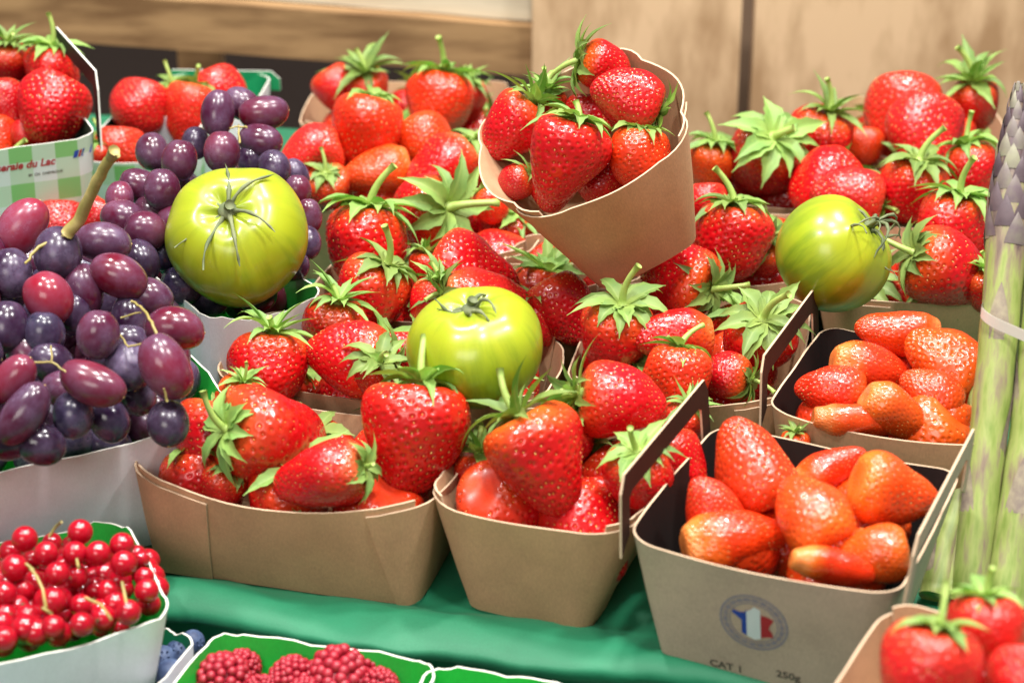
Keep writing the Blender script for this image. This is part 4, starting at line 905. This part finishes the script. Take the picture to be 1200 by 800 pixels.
# ================================================================== RASPBERRIES, BLUEBERRIES
def rasp_mesh(seed):
    rg = random.Random(seed); mb = MB(); n = 120
    mb.ball((0, 0, 0), (.40, .40, .46), 20, 12)
    for i in range(n):
        ct = 1-2*(i+.5)/n; st = math.sqrt(1-ct*ct); a = i*GA; sc = .42*(1+.18*ct)
        a += rg.uniform(-.12, .12); ct += rg.uniform(-.02, .02)
        mb.ball((sc*st*math.cos(a), sc*st*math.sin(a), .5*ct), rg.uniform(.088, .10), 10, 7)
    return mb.mesh('raspberry', M['rasp'])
RM = [rasp_mesh(1), rasp_mesh(2)]
for k, (x, y, w, lb) in enumerate([(262,793,76,'raspberry at the left end of the green-lined punnet'),(303,806,44,'raspberry sunk low, second from the left in its punnet'),(340,794,62,'raspberry in the middle, left of the biggest raspberry'),(396,796,86,'biggest raspberry, right of the middle of its punnet'),(447,803,52,'raspberry at the right end beside the white divider'),(360,812,50,'raspberry in the lower row under the biggest one'),(285,778,50,'raspberry behind the left end one, near the green back wall'),(425,784,56,'raspberry tucked behind the right shoulder of the biggest one')]):
    p = P(x, y+3, -.3); W = w*.9*depth(p)/FPX; t = thing('raspberry', lb, 'raspberry', p, (1.2, .3, k*1.0), (W, W, W), 'raspberries in the green-lined punnet'); obj('drupelets', RM[k % 2], t)
for k, (x, y, w, lb) in enumerate([(210,764,34,'blueberry touching the white divider, rightmost of the four'),(190,773,36,'blueberry beside the redcurrant punnet wall'),(200,790,38,'blueberry nearest the camera'),(226,752,30,'blueberry half under the divider')]):
    p = P(x, y, -.8); W = w*depth(p)/FPX; t = thing('blueberry', lb, 'blueberry', p, (.6, .4*k, 0), (W, W, W), 'blueberries at the bottom edge')
    mb = MB(); mb.ball((0, 0, 0), (.5, .5, .44), 24, 16); obj('fruit', mb.mesh('blueberry', M['blue']), t)
    mb = MB()
    for q in range(5): a = q*1.2566; mb.tube([(math.cos(a)*.12, math.sin(a)*.12, .41), (math.cos(a)*.17, math.sin(a)*.17, .49)], [.05, .02], 6)
    obj('crown', mb.mesh('crown', M['blue']), t)
# ================================================================== ASPARAGUS
def spear(p0, p1, r0, r1, label, seed, tip=True):
    p0, p1 = Vector(p0), Vector(p1); ax = p1-p0; L_ = ax.length; zax = ax.normalized(); x = Vector((0, 1, 0)).cross(zax).normalized(); y = zax.cross(x)
    rg = random.Random(seed); t = thing('asparagus_spear', label, 'asparagus', p0, Matrix((x, y, zax)).transposed(), None, 'asparagus spears in the banded bunch at the right')
    mb = MB(); n = 40; pts = []; rad = []; b1, b2 = rg.uniform(.2, .6), rg.uniform(-.3, .3)
    def ctr(u): return Vector((b1*math.sin(u*PI), b2*math.sin(u*PI*.8), L_*u))
    def rd(u):
        r = r0+(r1-r0)*u
        if tip and u > .66: r = r1*(.93*(1-((u-.66)/.34)**2.2)+.10)
        return r
    for i in range(n+1): u = i/n; pts.append(ctr(u)); rad.append(max(.04, rd(u))*(1+.02*math.sin(i*1.3)))
    mb.tube(pts, rad, 20); obj('stalk', mb.mesh('stalk', M['asp']), t)
    def scale_at(u, az, ln, wd):
        mb = MB(); rows = []
        for i in range(7):
            v = i/6; uu = u+ln*v/L_; c = ctr(min(uu, 1.0)); w = wd*(1-v**1.6)*.95+.01; rr = rd(min(uu, .999))+(.02+.09*math.sin(v*PI*.8)+.03*v if u > .6 else .015+.05*v)
            rows.append([c+Vector((rr*math.cos(az+a_*w/rr), rr*math.sin(az+a_*w/rr), 0))-Vector((math.cos(az), math.sin(az), 0))*abs(a_)*.02 for a_ in (-1, -.6, -.2, .2, .6, 1)])
        mb.grid(rows); return mb
    k = 0
    for q in range(7):
        u = .06+q*.105+rg.uniform(-.02, .02)
        if u < .70: obj('scale_leaf', scale_at(u, q*2.4+seed, 2.6*rg.uniform(.8, 1.2), r0*.75).mesh('scale_leaf', M['scale']), t)
    if tip:
        big = MB()
        for q in range(64):
            u = .66+.33*(q/64)**.85; sc = scale_at(u, q*GA, 1.45*(1-(q/64)*.5), max(.12, rd(u)*.55)); big.add(sc.v, sc.f)
        obj('tip', big.mesh('tip', M['tip']), t)
    return t
spear(P(1134,705,.3), PY(1195,96,86), .78, .92, 'tallest asparagus spear with a purple-grey scaly tip', 1)
spear(P(1176,710,.3), PY(1236,120,85), .95, .95, 'asparagus spear right of the tallest one, running off the right edge', 2)
spear(P(1094,700,.3), PY(1186,270,88), .66, .55, 'thin shaded asparagus spear at the left of the bunch', 3)
spear(P(1116,697,.3), PY(1206,180,89), .72, .7, 'asparagus spear wedged behind the tallest one', 5)
spear(P(1215,705,.3), PY(1262,250,83), 1.0, 1.0, 'asparagus spear at the right edge of the photo', 4)
def rband():
    sp_ = [(P(1134,705,.3), PY(1195,96,86), .9), (P(1176,710,.3), PY(1236,120,85), .97), (P(1094,700,.3), PY(1186,270,88), .66), (P(1116,697,.3), PY(1206,180,89), .74), (P(1215,705,.3), PY(1262,250,83), 1.02)]
    pts = []
    for a, b_, r in sp_:
        a, b_ = Vector(a), Vector(b_); t = (10.5-a.z)/(b_.z-a.z); c = a.lerp(b_, t)+Vector((.35, 0, 0))
        pts += [(c.x+(r+.1)*math.cos(k*PI/16), c.y+(r+.1)*math.sin(k*PI/16)) for k in range(32)]
    pts = sorted(pts); cr_ = lambda o, a, b_: (a[0]-o[0])*(b_[1]-o[1])-(a[1]-o[1])*(b_[0]-o[0])
    def half(ps):
        h = []
        for p in ps:
            while len(h) > 1 and cr_(h[-2], h[-1], p) <= 0: h.pop()
            h.append(p)
        return h[:-1]
    hull = half(pts)+half(pts[::-1]); x0 = min(p[0] for p in hull); hull.append(hull[0])
    z = lambda p: 11.2-.33*(p[0]-x0)
    mb = MB(); mb.grid([[(p[0], p[1], z(p)-.24), (p[0], p[1], z(p)+.24)] for p in hull]); mb.grid([[(p[0]*.998, p[1]*.999, z(p)+.24), (p[0]*.998, p[1]*.999, z(p)-.24)] for p in hull])
    tag(obj('rubber_band', mb.mesh('rubber_band', M['band'])), 'pale rubber band wrapped round the asparagus stalks', 'rubber band')
rband()
# ================================================================== BACKGROUND CRATES
def plank(parent, name, a, b_, ht, th, m, seg=24):
    """board whose front face top edge runs a->b"""
    a, b_ = Vector(a), Vector(b_); d = (b_-a); L_ = d.length; d.normalize(); nrm = Vector((-d.y, d.x, 0)).normalized(); mb = MB(); rows = []
    for i in range(seg+1):
        p = a+d*L_*i/seg; w = .08*noise.noise(p*.2)
        rows.append([p+Vector((0, 0, w)), p-Vector((0, 0, ht-w)), p-Vector((0, 0, ht-w))+nrm*th, p+nrm*th+Vector((0, 0, w))])
    mb.grid([r+[r[0]] for r in rows]); n = len(rows); mb.add(rows[0], [(0, 1, 2, 3)]); mb.add(rows[-1], [(3, 2, 1, 0)])
    o = obj(name, mb.mesh(name, M[m], False), parent); return o
YB = 165.0
cr = thing('wooden_crate', 'dark wooden crate with slanting slats behind the fruit at the left', 'crate', (-25, YB+10, -30)); o0 = Vector((-25, YB+10, -30))
def q(px, py, y): return PY(px, py, y)-o0
plank(cr, 'slat', q(-60, -45, YB+2), q(625, 4, YB-4), 0, 1, 'wood3') if False else None
plank(cr, 'slat', q(250, -38, YB), q(628, -8, YB-4), 2.4, 1.6, 'wood3')
plank(cr, 'slat', q(-80, -20, YB-1), q(628, 32, YB-5), 4.2, 2, 'wood')
plank(cr, 'post', q(206, 40, YB+3), q(256, 44, YB+3), 22, 3, 'wood')
plank(cr, 'slat', q(-80, 175, YB-2), q(628, 190, YB-5), 4, 2, 'wood')
plank(cr, 'back_panel', q(-120, -60, YB+22), q(660, -60, YB+20), 45, 1, 'void')  # dark sheet added so the openings between slats look shaded
for lb, x0, x1, y in (('pale wooden board behind the tilted punnet, left of the dark gap', 624, 873, YB-6), ('pale wooden board at the upper right, right of the dark gap', 889, 1300, YB-6.5)):
    o = plank(None, 'wooden_board', PY(x0, -60, y), PY(x1, -60, y), 45, 1.6, 'wood2'); tag(o, lb, 'board', 'pale boards behind the stall')
o = plank(None, 'gap_shade_backing', PY(600, -60, YB+4), PY(1320, -60, YB+4), 45, 1, 'gap_shade'); tag(o, 'added backing, coloured as the shade in the gap between the pale boards', 'board')  # sheet added behind the boards; its colour paints the gap's shade
# ================================================================== LIGHT
sc = bpy.context.scene
w = bpy.data.worlds.new('World'); sc.world = w; w.use_nodes = True; bg = w.node_tree.nodes['Background']; bg.inputs[0].default_value = (1.0, .98, .96, 1); bg.inputs[1].default_value = .20
def lamp(loc, size, energy, target=(0, 95, 5), col=(1, .95, .88)):
    l = bpy.data.lights.new('market_or_fill_lamp', 'AREA'); l.shape = 'RECTANGLE'; l.size = size[0]; l.size_y = size[1]; l.energy = energy; l.color = col
    o = bpy.data.objects.new('market_or_fill_lamp', l); C.objects.link(o); o.location = Vector(loc)*S; d = Vector(target)-Vector(loc); o.rotation_euler = d.to_track_quat('-Z', 'Y').to_euler()
for lx, ly, lz, e in ((-75, 40, 170, 7), (20, 20, 180, 9), (95, 60, 170, 7), (-45, 130, 175, 8), (50, 140, 180, 9), (5, 85, 190, 8)): lamp((lx, ly, lz), (.17, .12), e*2.4, col=(1, .975, .94))
lamp((10, 60, 260), (1.6, 1.2), 14)
lamp((-60, -90, 110), (.9, .6), 13)  # fill lamp added in front to brighten the white punnets
# ================================================================== CAMERA
cd = bpy.data.cameras.new('Camera'); cam = bpy.data.objects.new('Camera', cd); C.objects.link(cam); sc.camera = cam
cam.location = (0, 0, CZ*S); cam.rotation_euler = (PI/2-PITCH, 0, 0); cd.sensor_width = 36; cd.lens = 36*FPX/1200; cd.clip_start = .02; cd.clip_end = 100
cd.dof.use_dof = True; cd.dof.focus_distance = .955; cd.dof.aperture_fstop = cd.lens/1000/.0072; cd.dof.aperture_blades = 0
sc.view_settings.view_transform = 'Standard'; sc.view_settings.look = 'None'; sc.view_settings.exposure = -.06
print('BERRIES', nb, 'OBJECTS', len(bpy.data.objects))
